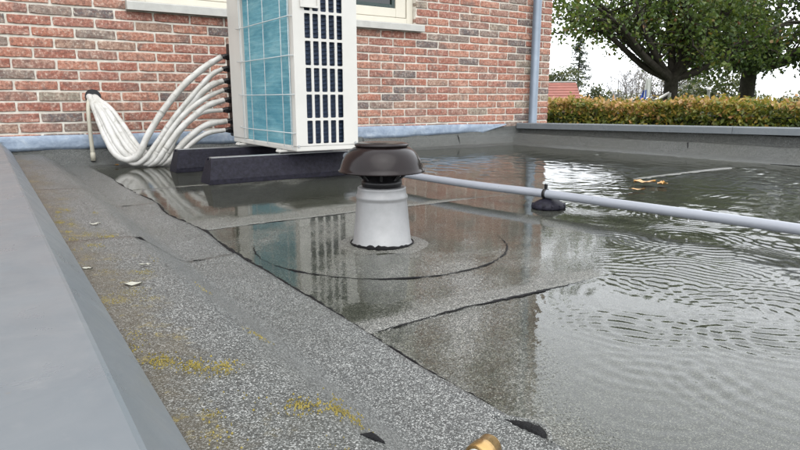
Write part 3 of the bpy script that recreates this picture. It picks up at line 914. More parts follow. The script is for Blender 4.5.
sp = sp.build('end_panel', M['white_casing'], ac)
# corner radii inside each slot, and the recessed hand grip that takes two slots of the top row
cn = MB()
for x in colx:
    for z in rowz:
        for (u, w, du, dw) in ((x, z, 1, 1), (x + SW_, z, -1, 1), (x, z + RH, 1, -1), (x + SW_, z + RH, -1, -1)):
            cn.prism([(u, w), (u + du * 0.006, w), (u + du * 0.0018, w + dw * 0.0018), (u, w + dw * 0.006)], 'y', yp0 + 0.001, yp1 - 0.001)
cn.build('slot_corners', M['white_casing'], sp)
hg = MB()
hx0, hx1, hz0, hz1 = 1.352, 1.452, 0.858, 0.975
hg.box(hx0, hx1, yp0 - 0.010, yp0, hz0, hz0 + 0.010).box(hx0, hx0 + 0.008, yp0 - 0.010, yp0, hz0 + 0.010, hz1).box(hx1 - 0.008, hx1, yp0 - 0.010, yp0, hz0 + 0.010, hz1).box(hx0, hx1, yp0 - 0.010, yp0, hz1, hz1 + 0.008)
hg.box(hx0 + 0.008, hx1 - 0.008, yp0 - 0.002, yp0 + 0.001, hz0 + 0.010, hz1)
hg.build('hand_grip', M['white_casing'], ac)
# finned coil: wraps the back and the slotted end
MB().box(AX0 + 0.022, AX0 + 0.055, AY0 + 0.05, 3.614, AZ0 + 0.029, AZ1 - 0.031).build('coil', M['coil'], ac)
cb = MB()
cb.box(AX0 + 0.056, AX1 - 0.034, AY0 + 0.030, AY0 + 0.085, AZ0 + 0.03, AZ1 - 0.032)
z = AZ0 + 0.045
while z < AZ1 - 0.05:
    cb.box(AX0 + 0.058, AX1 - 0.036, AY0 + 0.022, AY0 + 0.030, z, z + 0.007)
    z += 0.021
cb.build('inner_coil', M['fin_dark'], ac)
fins = MB()
yy = AY0 + 0.054
while yy < 3.61:
    fins.box(AX0 + 0.0195, AX0 + 0.022, yy, yy + 0.0022, AZ0 + 0.03, AZ1 - 0.032)
    yy += 0.0072
tag(fins.build('coil_fins', M['coil'], ac), kind='stuff')
tubes = MB()
z = AZ0 + 0.05
while z < AZ1 - 0.04:
    tubes.box(AX0 + 0.0205, AX0 + 0.0225, AY0 + 0.052, 3.613, z, z + 0.004)
    z += 0.0205
tag(tubes.build('coil_tubes', M['coil'], ac), kind='stuff')
gx_ = AX0 - 0.014
def wire(name, pts, r=0.0026):
    return MB().tube(pts, r, 6).build(name, M['wire'], ac)
for z in (0.245, 0.437, 0.628, 0.815, 0.99):
    wire('guard_wire', [(AX0 + 0.004, AY0 + 0.012, z), (gx_, AY0 + 0.016, z), (gx_, 3.60, z), (gx_, 3.655, z + 0.006), (AX0 + 0.002, 3.665, z + 0.006)])
for y in (2.915, 3.01, 3.24, 3.45, 3.60):
    wire('guard_wire', [(AX0 + 0.003, y, AZ0 + 0.012), (gx_ + 0.005, y, AZ0 + 0.02), (gx_ + 0.005, y, AZ1 - 0.02), (AX0 + 0.003, y, AZ1 - 0.01)], 0.0022)
for y in (3.045, 3.67):
    ft = MB().rbox(AX0 - 0.035, AX1 + 0.035, y - 0.026, y + 0.026, 0.1385, 0.150, 0.003)
    ft.box(AX0 - 0.032, AX0 - 0.022, y - 0.02, y + 0.02, 0.150, 0.156)
    ft.build('mounting_foot', M['white_casing'], ac)
for x, z in ((1.656, 0.185), (1.322, 0.178)):
    MB().tube([(x, yp0 - 0.004, z), (x, yp0 + 0.002, z)], 0.0065, 10).build('screw', M['galv'], ac)
ENDS = [(1.30, 0.678), (1.30, 0.604), (1.30, 0.529), (1.30, 0.473), (1.30, 0.410), (1.285, 0.347), (1.31, 0.277), (1.295, 0.220)]
vp = MB().rbox(1.335, 1.56, AY1 - 0.004, AY1 + 0.125, 0.18, 0.76, 0.006).build('valve_housing', M['black_plastic'], ac)
for (x, z) in ENDS:
    vb = MB().tube([(x - 0.004, 3.93, z), (x + 0.028, 3.93, z), (x + 0.045, 3.93, z)], [0.013, 0.020, 0.020], 8, smooth=False)
    vb.tube([(x + 0.018, 3.93, z - 0.002), (x + 0.018, 3.895, z - 0.006)], 0.013, 8)
    vb.build('valve', M['black_plastic'], vp)

# rubber support beams with a steel channel let into the top
for k, y in enumerate((2.972, 3.598)):
    b = thing('support_beam', ('long black rubber beam under the slotted end of the outdoor unit', 'long black rubber beam beside the white pipes under the outdoor unit')[k], 'beam', 'rubber beams under the outdoor unit')
    W, Ht, x0, x1 = 0.145, 0.127, 0.884, 1.92
    body = MB()
    prof = [(y, 0.002), (y, 0.026), (y + 0.028, Ht - 0.012), (y + 0.034, Ht), (y + 0.052, Ht), (y + 0.052, Ht - 0.012), (y + W - 0.052, Ht - 0.012), (y + W - 0.052, Ht), (y + W - 0.034, Ht), (y + W - 0.028, Ht - 0.012), (y + W, 0.026), (y + W, 0.002)]
    n = len(prof)
    # ends slope inwards towards the top
    vs = [(x0 + z * 0.20, yy_, z) for yy_, z in prof] + [(x1 - z * 0.20, yy_, z) for yy_, z in prof]
    body.add(vs, [(q, (q + 1) % n, n + (q + 1) % n, n + q) for q in range(n)] + [tuple(range(n))[::-1], tuple(range(n, 2 * n))])
    body.build('body', M['rubber'], b)
    MB().box(x0 + 0.034, x1 - 0.034, y + 0.0535, y + W - 0.0535, Ht - 0.010, Ht + 0.0035).build('channel', M['galv'], b)
    for x in (AX0 - 0.022, AX1 + 0.018):
        MB().tube([(x, y + W / 2, Ht + 0.003), (x, y + W / 2, Ht + 0.030)], 0.006, 8).build('bolt', M['galv'], b)

# ------------------------------------------------------------------ insulated refrigerant lines
UP = [[(1.191, 3.944, .612), (1.065, 3.958, .507), (.939, 3.972, .362), (.83, 3.986, .2), (.772, 4.0, .085)],
      [(1.219, 3.936, .558), (1.09, 3.948, .422), (.975, 3.962, .288), (.866, 3.976, .137), (.80, 3.992, .055)],
      [(1.202, 3.93, .49), (1.087, 3.958, .379), (.944, 3.972, .197), (.861, 3.986, .090), (.823, 4.01, .045)],
      [(1.18, 3.93, .422), (1.022, 3.945, .3), (.894, 3.962, .13), (.848, 3.98, .050)],
      [(1.177, 3.93, .367), (1.018, 3.94, .238), (.913, 3.955, .103), (.868, 3.975, .042)],
      [(1.143, 3.93, .33), (1.017, 3.945, .226), (.933, 3.955, .091), (.893, 3.972, .036)],
      [(1.169, 3.93, .252), (1.042, 3.945, .16), (.965, 3.96, .069), (.922, 3.975, .034)],
      [(1.166, 3.93, .200), (1.059, 3.94, .128), (.99, 3.95, .056), (.952, 3.965, .034)]]
DESC = ['steepest and topmost white insulated pipe fanning out to the outdoor unit', 'white insulated pipe just below the topmost one of the fan',
        'third white insulated pipe down in the fan at the outdoor unit', 'fourth white insulated pipe down in the fan at the outdoor unit',
        'fifth white insulated pipe down in the fan at the outdoor unit', 'shorter white insulated pipe ending before the valves, sixth down in the fan',
        'white insulated pipe just above the lowest one of the fan', 'lowest and flattest white insulated pipe leading to the outdoor unit']
rp = random.Random(3)
for i, up in enumerate(UP):
    (ex, ez) = ENDS[i]
    a = (i - 3.5) * 0.0125
    b = (i % 3) * 0.016
    bx, by, bz = up[-1]
    low = (bx - 0.055, by + 0.045, max(0.026, bz - 0.035))
    path = [(0.592 + a * 0.35, YW + 0.05, 0.432 - b * 0.5), (0.598 + a * 0.45, YW - 0.03, 0.418 - b * 0.45),
            (0.634 + a * 0.85, 4.255 - b, 0.336 + a * 0.5), (0.675 + a * 1.3, 4.165 - b, 0.214 + a * 0.6),
            (0.722 + a * 1.55, 4.085 - b * 0.6, 0.100 + a * 0.4 + 0.004 * rp.random()), low] + up[::-1] + [(ex - 0.004, 3.93, ez)]
    t_ = thing('refrigerant_pipe', DESC[i], 'pipe', 'white insulated pipes between the wall and the outdoor unit')
    sp_ = smooth_path(path, 7)
    n = len(sp_)
    R = (0.0205, 0.0165)[i % 2]
    rad = [R * (1 + 0.04 * math.sin(q * 1.3 + i)) for q in range(n)]
    for q in (1, 2, 3, 4): rad[-q] = R * 0.86
    MB().tube(sp_, rad, 12).build('insulation', M['foam'], t_)
    for q in (int(n * 0.70) - i % 4,):
        d = [sp_[q], sp_[q + 1]]
        MB().tube(d, R * 1.05, 12).build('tape_band', M['foam'], t_)
    MB().tube([sp_[-1], (ex + 0.012, 3.93, ez)], 0.0075, 8).build('copper_end', M['galv'], t_)
lo = thing('loose_conduit', 'thin beige plastic conduit hanging loose from the hole in the wall', 'conduit')
MB().tube(smooth_path([(0.585, YW + 0.03, 0.43), (0.570, YW - 0.02, 0.415), (0.553, 4.29, 0.355), (0.549, 4.272, 0.226), (0.551, 4.268, 0.042)], 6), 0.0125, 10, caps=False).build('tube', M['beige_pvc'], lo)
MB().lathe([(0.008, 0.0), (0.0155, 0.0), (0.0155, 0.05), (0.0125, 0.052)], (0.551, 4.268, 0.035), 12).build('end_sleeve', M['beige_pvc'], lo)

# ------------------------------------------------------------------ roof vent
vent = thing('roof_vent', 'aluminium roof vent pipe with a dark brown mushroom cap', 'vent', loc=(0, 0, 0))
VZ = 0.0
def wl(prof):   # thin shell
    return prof
MB().lathe([(0.090, 0.002), (0.0875, 0.006), (0.084, 0.012), (0.0725, 0.128), (0.0722, 0.132), (0.0745, 0.136), (0.0745, 0.142), (0.0705, 0.148), (0.069, 0.162), (0.0695, 0.166), (0.066, 0.168), (0.05, 0.168)], (VX, VY, VZ), 56).build('flared_pipe', M['alu'], vent)
rsv = random.Random(4)
sb = MB()
ring = []
for k in range(64):
    q = 2 * math.pi * k / 64
    ring.append((VX + 0.091 * math.cos(q), VY + 0.091 * math.sin(q), 0.006))
rad = [0.0015 + 0.0075 * max(0, math.sin(2 * math.pi * k / 64 * 1 - 2.5)) ** 2 * rsv.uniform(0.3, 1.2) + 0.001 * rsv.random() for k in range(64)]
ring.append(ring[0]); rad.append(rad[0])
sb.tube(ring, rad, 6, False)
sb.build('bitumen_seal', M['bitumen'], vent)
MB().lathe([(0.056, 0.160), (0.056, 0.172), (0.058, 0.174), (0.058, 0.186), (0.053, 0.188), (0.052, 0.232)], (VX, VY, VZ), 40).build('neck', M['black_plastic'], vent)
for k in range(8):
    q = 2 * math.pi * k / 8 + 0.2
    m = MB().tube([(VX + 0.052 * math.cos(q), VY + 0.052 * math.sin(q), 0.19), (VX + 0.10 * math.cos(q), VY + 0.10 * math.sin(q), 0.232)], 0.004, 5)
    m.build('cap_rib', M['black_plastic'], vent)
capp = MB().lathe([(0.05, 0.236), (0.10, 0.230), (0.1165, 0.217), (0.1185, 0.2125), (0.1225, 0.2115), (0.1232, 0.2145), (0.119, 0.2175), (0.1165, 0.226), (0.111, 0.243), (0.102, 0.259), (0.091, 0.271), (0.079, 0.279), (0.070, 0.282)], (VX, VY, VZ), 64).build('cap', M['brown_plastic'], vent)
MB().lathe([(0.066, 0.281), (0.075, 0.283), (0.0765, 0.286), (0.0755, 0.289), (0.066, 0.2925), (0.03, 0.2945), (0.0001, 0.295)], (VX, VY, VZ), 48).build('cap_lid', M['brown_plastic'], capp)

# ------------------------------------------------------------------ condensate pipe on its foot
cp = thing('drain_pipe', 'grey plastic condensate pipe lying across the flooded roof', 'pipe')
PIPE = [(1.62, 2.93, 0.115), (1.635, 2.85, 0.085), (1.655, 2.66, 0.062), (1.672, 2.40, 0.056), (1.70, 1.97, 0.056), (1.765, 1.62, 0.056), (1.812, 1.23, 0.055), (1.843, 0.97, 0.055), (1.860, 0.75, 0.055), (1.89, 0.2, 0.055), (1.93, -0.6, 0.055), (1.97, -1.8, 0.055)]
MB().tube(smooth_path(PIPE, 8), 0.0165, 20).build('tube', M['pvc'], cp)
MB().tube([(1.925, -0.5, 0.055), (1.931, -0.62, 0.055)], 0.0195, 20).build('coupling', M['pvc'], cp)
ftt = thing('pipe_foot', 'black rubber foot with a strap holding up the grey pipe', 'support')
fx, fy = 1.77, 1.612
fb = MB()
nseg = 26
ringv = []
for r_, z_ in ((0.058, 0.002), (0.060, 0.010), (0.054, 0.019), (0.036, 0.030), (0.018, 0.0385), (0.001, 0.0385)):
    ringv.append([(fx + 0.010 + r_ * 1.15 * math.cos(2 * math.pi * k / nseg), fy - 0.006 + r_ * math.sin(2 * math.pi * k / nseg) , z_) for k in range(nseg)])
vs = [p for r_ in ringv for p in r_]
fb.add(vs, [(i * nseg + k, i * nseg + (k + 1) % nseg, (i + 1) * nseg + (k + 1) % nseg, (i + 1) * nseg + k) for i in range(5) for k in range(nseg)], True)
fb.build('base', M['rubber'], ftt)
for k in range(12):
    q = 2 * math.pi * k / 12
    MB().rbox(fx + 0.010 + 0.064 * math.cos(q) - 0.006, fx + 0.010 + 0.064 * math.cos(q) + 0.006, fy - 0.006 + 0.056 * math.sin(q) - 0.006, fy - 0.006 + 0.056 * math.sin(q) + 0.006, 0.001, 0.018, 0.003).build('lug', M['rubber'], ftt)
st = MB().lathe([(0.0172, -0.006), (0.0200, -0.006), (0.0200, 0.006), (0.0172, 0.006)], (0, 0, 0), 24)
so = st.build('strap', M['black_plastic'], ftt)
so.rotation_euler = (math.radians(90), 0, math.radians(8)); so.location = (1.767, fy, 0.056)
MB().rbox(1.762, 1.772, fy - 0.006, fy + 0.006, 0.075, 0.094, 0.002).build('strap_tail', M['black_plastic'], ftt)
# drops hanging under the pipe
dropm = NT('water_drop'); gls = dropm.n('ShaderNodeBsdfGlass'); gls.inputs['IOR'].default_value = 1.33; gls.inputs['Roughness'].default_value = 0.0
dropm = dropm.done(gls.outputs[0])
dme = MB().lathe([(0.0001, -0.0045), (0.0028, -0.0035), (0.0038, -0.001), (0.0032, 0.002), (0.0012, 0.005), (0.0001, 0.0055)], (0, 0, 0), 10).mesh('water_drop', dropm)
for y in (1.17, 1.12, 1.065, 1.02):
    x = float(np.interp(y, [0.97, 1.23], [1.843, 1.812]))
    tag(link('water_drop', dme), 'clear water drop hanging under the grey pipe', 'drop', 'drops under the grey pipe').location = (x, y, 0.0345)

# ------------------------------------------------------------------ small things lying about
bf = thing('brass_coupling', 'brass hose coupling lying on the slate felt', 'coupling')
d = Vector((0.93, 0.36, 0)).normalized(); c0 = Vector((0.419, 0.458, 0.0225))
def along(s): return tuple(c0 + d * s)
MB().tube([along(-0.05), along(-0.012)], 0.0125, 18).build('shank', M['galv'], bf)
MB().tube([along(-0.012), along(-0.010), along(0.006), along(0.008)], [0.0145, 0.016, 0.016, 0.0150], 18).build('collar', M['brass'], bf)
MB().tube([along(0.008), along(0.022), along(0.024)], [0.0142, 0.0142, 0.0128], 18).build('tip', M['brass'], bf)

def dead_leaf(name, loc, L, W, rz, mat, label, group, curl=0.25, seed=0):
    rs = random.Random(seed)
    n, vs, fs = 7, [], []
    for i in range(n):
        u = i / (n - 1)
        w = W * math.sin(math.pi * min(1, u * 0.93 + 0.035)) ** 0.8 * rs.uniform(0.85, 1.1)
        zc = curl * L * (u - 0.5) ** 2
        for s in (-1, 0, 1):
            vs.append(((u - 0.5) * L, s * w / 2, zc + 0.12 * W * abs(s) + 0.001 + rs.uniform(0, 0.10 * W + 0.0015)))
    for i in range(n - 1):
        for s in (0, 1):
            a_ = i * 3 + s
            fs.append((a_, a_ + 1, a_ + 4, a_ + 3))
    vs2 = [(x, y, z - 0.0007) for x, y, z in vs]
    o = len(vs)
    m = MB().add(vs, fs, True).add(vs2, [f[::-1] for f in fs], True)
    ob = m.build(name, mat)
    ob.location = loc; ob.rotation_euler = (0, 0, rz)
    return tag(ob, label, 'leaf', group)
dead_leaf('fallen_leaf', (2.66, 1.79, 0.004), 0.10, 0.085, 2.3, M['leaf_orange'], 'large curled orange leaf lying on the flooded roof', 'fallen leaves on the roof', 0.2, 1)
dead_leaf('fallen_leaf', (2.70, 1.72, 0.004), 0.07, 0.05, 0.6, M['leaf_orange'], 'small orange leaf touching the large curled one', 'fallen leaves on the roof', 0.5, 2)
dead_leaf('fallen_leaf', (2.44, 1.68, 0.004), 0.07, 0.035, 2.4, M['leaf_orange'], 'narrow orange leaf between the large curled one and the grey pipe', 'fallen leaves on the roof', 0.3, 3)
dead_leaf('fallen_leaf', (0.66, 4.12, 0.010), 0.035, 0.025, 1.1, M['leaf_orange'], 'small orange leaf by the wall below the loose conduit', 'fallen leaves on the roof', 0.3, 4)
LB = ['largest pale dead leaf lying on the mossy ledge', 'small pale leaf just above the sloping cant beside the largest pale leaf', 'small pale leaf close against the wide metal trim', 'pale leaf on the ledge across the lap seam towards the brick wall']
for k, (x, y, L, W, rz) in enumerate([(0.187, 1.117, 0.034, 0.014, -0.5), (0.233, 1.244, 0.022, 0.011, -0.4), (0.135, 1.276, 0.022, 0.010, -0.6), (0.213, 1.74, 0.026, 0.014, -0.3)]):
    dead_leaf('fallen_leaf', (x, y, 0.0895), L, W, rz, M['lichen'], LB[k], 'pale leaves on the ledge', 0.2, 10 + k)

# moss cushions along the ledge
mv, mf = [], []
rm = random.Random(12)
def cushion(x, y, z, r):
    o = len(mv)
    n = 6
    mv.append((x, y, z + r * rm.uniform(0.35, 0.6)))
    for ring_, (rr_, zz_) in enumerate(((0.55, 0.38), (1.0, 0.02))):
        for k in range(n):
            q = 2 * math.pi * k / n + rm.uniform(-.3, .3)
            s = r * rr_ * rm.uniform(0.7, 1.25)
            mv.append((x + s * math.cos(q), y + s * math.sin(q), z + r * zz_ - 0.001 * ring_))
    for k in range(n):
        mf.append((o, o + 1 + k, o + 1 + (k + 1) % n))
        mf.append((o + 1 + k, o + 1 + n + k, o + 1 + n + (k + 1) % n, o + 1 + (k + 1) % n))
def ledge_z(x): return float(np.interp(x, [p[0] for p in PROF_L], [p[1] for p in PROF_L])) + 0.0035
for k in range(54):
    cx, cy = 0.125 + abs(rm.gauss(0, 0.075)), rm.uniform(0.35, 2.2)
    if cx > 0.33: continue
    big = 1.0 if cy < 1.5 else 0.6
    for j in range(rm.randint(8, 34)):
        x = cx + rm.gauss(0, 0.008 * big); y = cy + rm.gauss(0, 0.018 * big)
        if x < 0.112: continue
        cushion(x, y, ledge_z(x) - 0.0006, rm.uniform(0.0006, 0.0015))
for cx, cy in ((0.26, 0.92), (0.31, 0.84), (0.20, 1.02), (0.18, 1.08), (0.15, 1.04), (0.22, 1.2), (0.16, 1.22), (0.14, 1.36), (0.19, 1.34), (0.18, 0.72), (0.21, 0.70), (0.15, 0.76), (0.13, 1.15), (0.25, 0.56), (0.29, 0.55)):
    for j in range(110):
        x = cx + rm.gauss(0, 0.010); y = cy + rm.gauss(0, 0.012)
        cushion(x, y, ledge_z(x) - 0.0006, rm.uniform(0.0006, 0.0015))
me = bpy.data.meshes.new('moss'); me.from_pydata(mv, [], mf); me.polygons.foreach_set('use_smooth', [True] * len(mf)); me.materials.append(M['moss']); me.update()
tag(link('moss', me), 'yellow moss tufts along the ledge beside the wide trim', 'moss', kind='stuff')

# ------------------------------------------------------------------ vegetation
def leaf_mesh(name, P, size, mat, rnd, seed=0, flat=0.0, aspect=0.6):
    """one folded leaf (two triangles) at each point"""
    rs = np.random.default_rng(seed)
    n = len(P)
    a = rs.normal(size=(n, 3)); a[:, 2] -= flat
    a /= np.linalg.norm(a, axis=1)[:, None]
    b = rs.normal(size=(n, 3)); b[:, 2] *= (1 - 0.5 * (flat > 0))
    b -= (b * a).sum(1)[:, None] * a
    b /= np.linalg.norm(b, axis=1)[:, None]
    c = np.cross(a, b)
    s = (size * rs.uniform(0.6, 1.25, n))[:, None]
    v = np.stack([P - a * s * 0.5, P + b * s * aspect * 0.5 + c * s * 0.12, P + a * s * 0.5, P - b * s * aspect * 0.5 + c * s * 0.12], 1).reshape(-1, 3)
    i = np.arange(n)[:, None] * 4
    f = np.vstack([i + np.array([[0, 1, 2]]), i + np.array([[0, 2, 3]])])
    return np_mesh(name, v, f, mat, False, {'rnd': np.repeat(rnd, 4)})

def grow(base, trunk_top, r0, limbs, seed, sub=5, twig=5, spread=1.0, droop=0.0, lens=(1.0, 1.0), keep=lambda q: True):
    """trunk, given main limbs, then side branches and twigs; returns the wood mesh builder and the twig points"""
    rs = random.Random(seed)
    mb = MB()
    b, tt = Vector(base), Vector(trunk_top)
    mid = b.lerp(tt, 0.5) + Vector((rs.uniform(-.04, .04), rs.uniform(-.04, .04), 0))
    mb.tube([b - Vector((0, 0, 0.1)), b + Vector((0, 0, 0.25)), mid, tt], [r0 * 1.5, r0 * 1.15, r0, r0 * 0.92], 10)
    tips = []
    def rv():
        return Vector((rs.gauss(0, 1), rs.gauss(0, 1), rs.gauss(0, 0.75)))
    for end in limbs:
        e = Vector(end)
        L = (e - tt).length
        m1 = tt.lerp(e, 0.33) + Vector((0, 0, -0.06 * L)) + rv() * 0.03 * L
        m2 = tt.lerp(e, 0.68) + Vector((0, 0, 0.03 * L)) + rv() * 0.04 * L
        path = [Vector(p) for p in smooth_path([tt - Vector((0, 0, 0.12)), m1, m2, e], 4)]
        n = len(path)
        mb.tube(path, [r0 * 0.55 * (1 - 0.85 * i / (n - 1)) + 0.008 for i in range(n)], 7)
        for j in range(sub):
            u = 0.3 + 0.7 * (j + rs.random() * 0.6) / sub
            p = path[min(n - 1, int(u * (n - 1)))]
            d = ((e - tt).normalized() * 0.6 + rv() * 0.75 * spread + Vector((0, 0, -droop))).normalized()
            l2 = L * rs.uniform(0.28, 0.5) * lens[0]
            q = p + d * l2 + Vector((0, 0, 0.05 * l2))
            if not keep(q):
                continue
            mb.tube([p, p.lerp(q, 0.5) + rv() * 0.05 * l2, q], [r0 * 0.16, r0 * 0.10, 0.006], 5)
            for k in range(twig):
                u2 = 0.25 + 0.75 * (k + rs.random()) / twig
                p2 = p.lerp(q, min(1, u2))
                d2 = (d * 0.5 + rv() * 0.8 * spread + Vector((0, 0, -droop))).normalized()
                l3 = l2 * rs.uniform(0.3, 0.6) * lens[1]
                q2 = p2 + d2 * l3
                if not keep(q2):
                    continue
                mb.tube([p2, q2], [r0 * 0.05 + 0.003, 0.003], 4, False)
                tips.append((p2, q2))
    return mb, tips
def twig_leaves(tips, per, rad, seed):
    rs = np.random.default_rng(seed)
    A = np.array([t_[0] for t_ in tips]); B = np.array([t_[1] for t_ in tips])
    u = rs.uniform(0.1, 1.15, (len(tips), per))[..., None]
    P = A[:, None] + (B - A)[:, None] * u + rs.normal(size=(len(tips), per, 3)) * rad
    r = np.clip(rs.uniform(0, 1, len(tips))[:, None] * 0.65 + rs.uniform(0, 0.5, (len(tips), per)) - 0.05, 0, 1)
    return P.reshape(-1, 3), r.ravel()

# main tree with the spreading crown
T1 = thing('broadleaf_tree', 'broadleaf tree with thick bare trunk and spreading lower limb behind the hedge', 'tree', 'two big trees behind the hedge', (0, 0, 0))
B1 = Vector((13.51, 8.55, GZ)); F1 = (13.47, 8.58, 1.0)
limbs1 = [(10.3, 9.1, 2.9), (10.5, 8.7, 2.4), (10.85, 9.6, 2.15), (11.6, 9.9, 2.6), (11.0, 8.4, 3.3), (12.2, 9.2, 3.5), (13.1, 8.6, 3.5), (14.2, 8.0, 3.6), (14.9, 7.2, 3.3), (15.2, 6.8, 2.2), (14.2, 9.9, 3.4), (12.6, 7.4, 3.2), (12.9, 9.9, 2.2), (14.4, 7.4, 1.75), (15.5, 8.6, 2.6), (13.6, 7.2, 2.5), (13.0, 8.1, 2.7)]
def above(q):
    return q.z < 4.0 and q.z > float(np.interp(q.x - q.y, [1.0, 3.5, 5.0, 9.0], [1.78, 1.55, 1.2, 1.0]))
wood, tips = grow(B1, F1, 0.165, limbs1, 21, 7, 6, 1.0, 0.08, keep=above)
wood.build('trunk', M['bark'], T1)
P, r = twig_leaves(tips, 27, 0.14, 2)
tag(link('crown', leaf_mesh('crown', P, 0.10, M['leaf_tree'], r, 5, 0.4, 0.75), T1), kind='stuff')

T2 = thing('broadleaf_tree', 'darker dense broadleaf tree standing farther behind the hedge', 'tree', 'two big trees behind the hedge')
B2 = Vector((17.6, 8.9, GZ)); F2 = (17.6, 8.9, 1.35)
limbs2 = [(15.4, 10.2, 2.0), (15.8, 9.6, 3.2), (16.8, 9.4, 3.9), (17.8, 9.0, 4.3), (18.8, 8.2, 4.0), (19.6, 7.4, 3.2), (20.0, 7.0, 1.9), (18.3, 7.2, 2.0), (17.2, 10.4, 2.6), (16.4, 8.0, 2.6), (18.8, 9.8, 2.8), (19.4, 6.6, 2.6), (17.0, 8.2, 1.9)]
wood, tips = grow(B2, F2, 0.21, limbs2, 8, 6, 6, 1.0, 0.10, keep=lambda q: 1.0 < q.z < 4.6)
wood.build('trunk', M['bark'], T2)
P, r = twig_leaves(tips, 30, 0.17, 3)
tag(link('crown', leaf_mesh('crown', P, 0.125, M['leaf_tree_dark'], r, 6, 0.4, 0.75), T2), kind='stuff')
T3 = thing('broadleaf_tree', 'third broadleaf tree with overhanging branches at the far end of the hedge', 'tree')
B3 = Vector((17.0, 4.6, GZ)); F3 = (17.0, 4.6, 1.5)
limbs3 = [(15.5, 6.2, 2.4), (16.0, 6.4, 3.4), (17.0, 5.8, 3.7), (17.6, 4.6, 4.0), (18.4, 3.6, 3.6), (16.2, 3.2, 3.0), (18.2, 6.0, 2.4), (17.6, 6.6, 1.6)]
wood, tips = grow(B3, F3, 0.18, limbs3, 18, 6, 6, 1.0, 0.10, keep=lambda q: 1.0 < q.z < 4.2)
wood.build('trunk', M['bark'], T3)
P, r = twig_leaves(tips, 28, 0.2, 13)
tag(link('crown', leaf_mesh('crown', P, 0.14, M['leaf_tree_dark'], r, 16, 0.4, 0.75), T3), kind='stuff')

# beech hedge
hedge = thing('beech_hedge', 'long clipped beech hedge in green and copper autumn leaf', 'hedge')
HX0, HX1, HY0, HY1, HZ = 9.0, 10.0, -2.0, 10.6, 0.37
MB().box(HX0 + 0.16, HX1 - 0.16, HY0 + 0.1, HY1 - 0.1, GZ, HZ - 0.20).build('light_blocker', M['hedge_blocker'], hedge)  # dark box added inside the leaves to block light coming through
rs = np.random.default_rng(4)
n = 30000
y = rs.uniform(HY0, HY1, n)
topz = HZ + 0.045 * soft_noise(y * 0.6, y * 0, 3, 10, 1)
face = rs.random(n) < 0.62
P = np.empty((n, 3))
P[:, 1] = y
dep = np.abs(rs.normal(0, 0.07, n))
zf = topz - np.abs(rs.uniform(0, 1, n)) ** 1.0 * 1.0
P[:, 0] = np.where(face, HX0 + dep + 0.04 * soft_noise(y, zf * 3, 4, 10, 2), rs.uniform(HX0, HX1, n))
P[:, 2] = np.where(face, zf, topz - dep + 0.05 * rs.normal(size=n))
hr = np.clip(0.26 + 0.36 * sstep(topz - 0.35, topz + 0.05, P[:, 2]) + 0.20 * rs.normal(size=n) + 0.12 * soft_noise(y, P[:, 2] * 2, 2.5, 10, 3), 0, 1)
tag(link('foliage', leaf_mesh('foliage', P, 0.085, M['leaf_hedge'], hr, 7, 0.2, 0.65), hedge), kind='stuff')
n = 9000
y = rs.uniform(HY0, HY1, n); z = rs.uniform(GZ + 0.1, HZ - 0.9, n)
P = np.stack([HX0 + np.abs(rs.normal(0, 0.07, n)), y, z], 1)
tag(link('lower_foliage', leaf_mesh('lower_foliage', P, 0.13, M['leaf_hedge'], np.clip(rs.normal(0.35, 0.2, n), 0, 1), 8, 0.2, 0.65), hedge), kind='stuff')

def bush(name, label, c, rx, ry, rz, n, size, mat, seed, group=None, lumps=9):
    t_ = thing(name, label, 'bush', group)
    rs = np.random.default_rng(seed)
    L = rs.normal(size=(lumps, 3)); L /= np.linalg.norm(L, axis=1)[:, None]
    L *= np.array([rx, ry, rz]) * 0.55
    which = rs.integers(0, lumps, n)
    d = rs.normal(size=(n, 3)); d /= np.linalg.norm(d, axis=1)[:, None]
    P = np.array(c) + L[which] + d * np.array([rx, ry, rz]) * 0.5 * rs.uniform(0.55, 1.08, n)[:, None]
    P[:, 2] = np.maximum(P[:, 2], GZ + 0.05)
    link('foliage', leaf_mesh('foliage', P, size, mat, rs.random(n), seed, 0.2, 0.7), t_)['kind'] = 'stuff'
    m = MB()
    for k in range(5):
        q = L[k % lumps]
        m.tube([(c[0], c[1], GZ), (c[0] + q[0] * 0.5, c[1] + q[1] * 0.5, (GZ + c[2]) / 2), (c[0] + q[0], c[1] + q[1], c[2] + q[2])], [0.08, 0.05, 0.02], 5)
    m.build('stem', M['bark'], t_)
    return t_
def polar(xp, dist):
    a = YAW + math.atan((xp - 400) / 621.7)
    return Vector((math.sin(a) * dist, math.cos(a) * dist, 0))
def zpix(xp, yp, dist):
    return H + (100 - yp) / 621.7 * dist * math.cos(math.atan((xp - 400) / 621.7))

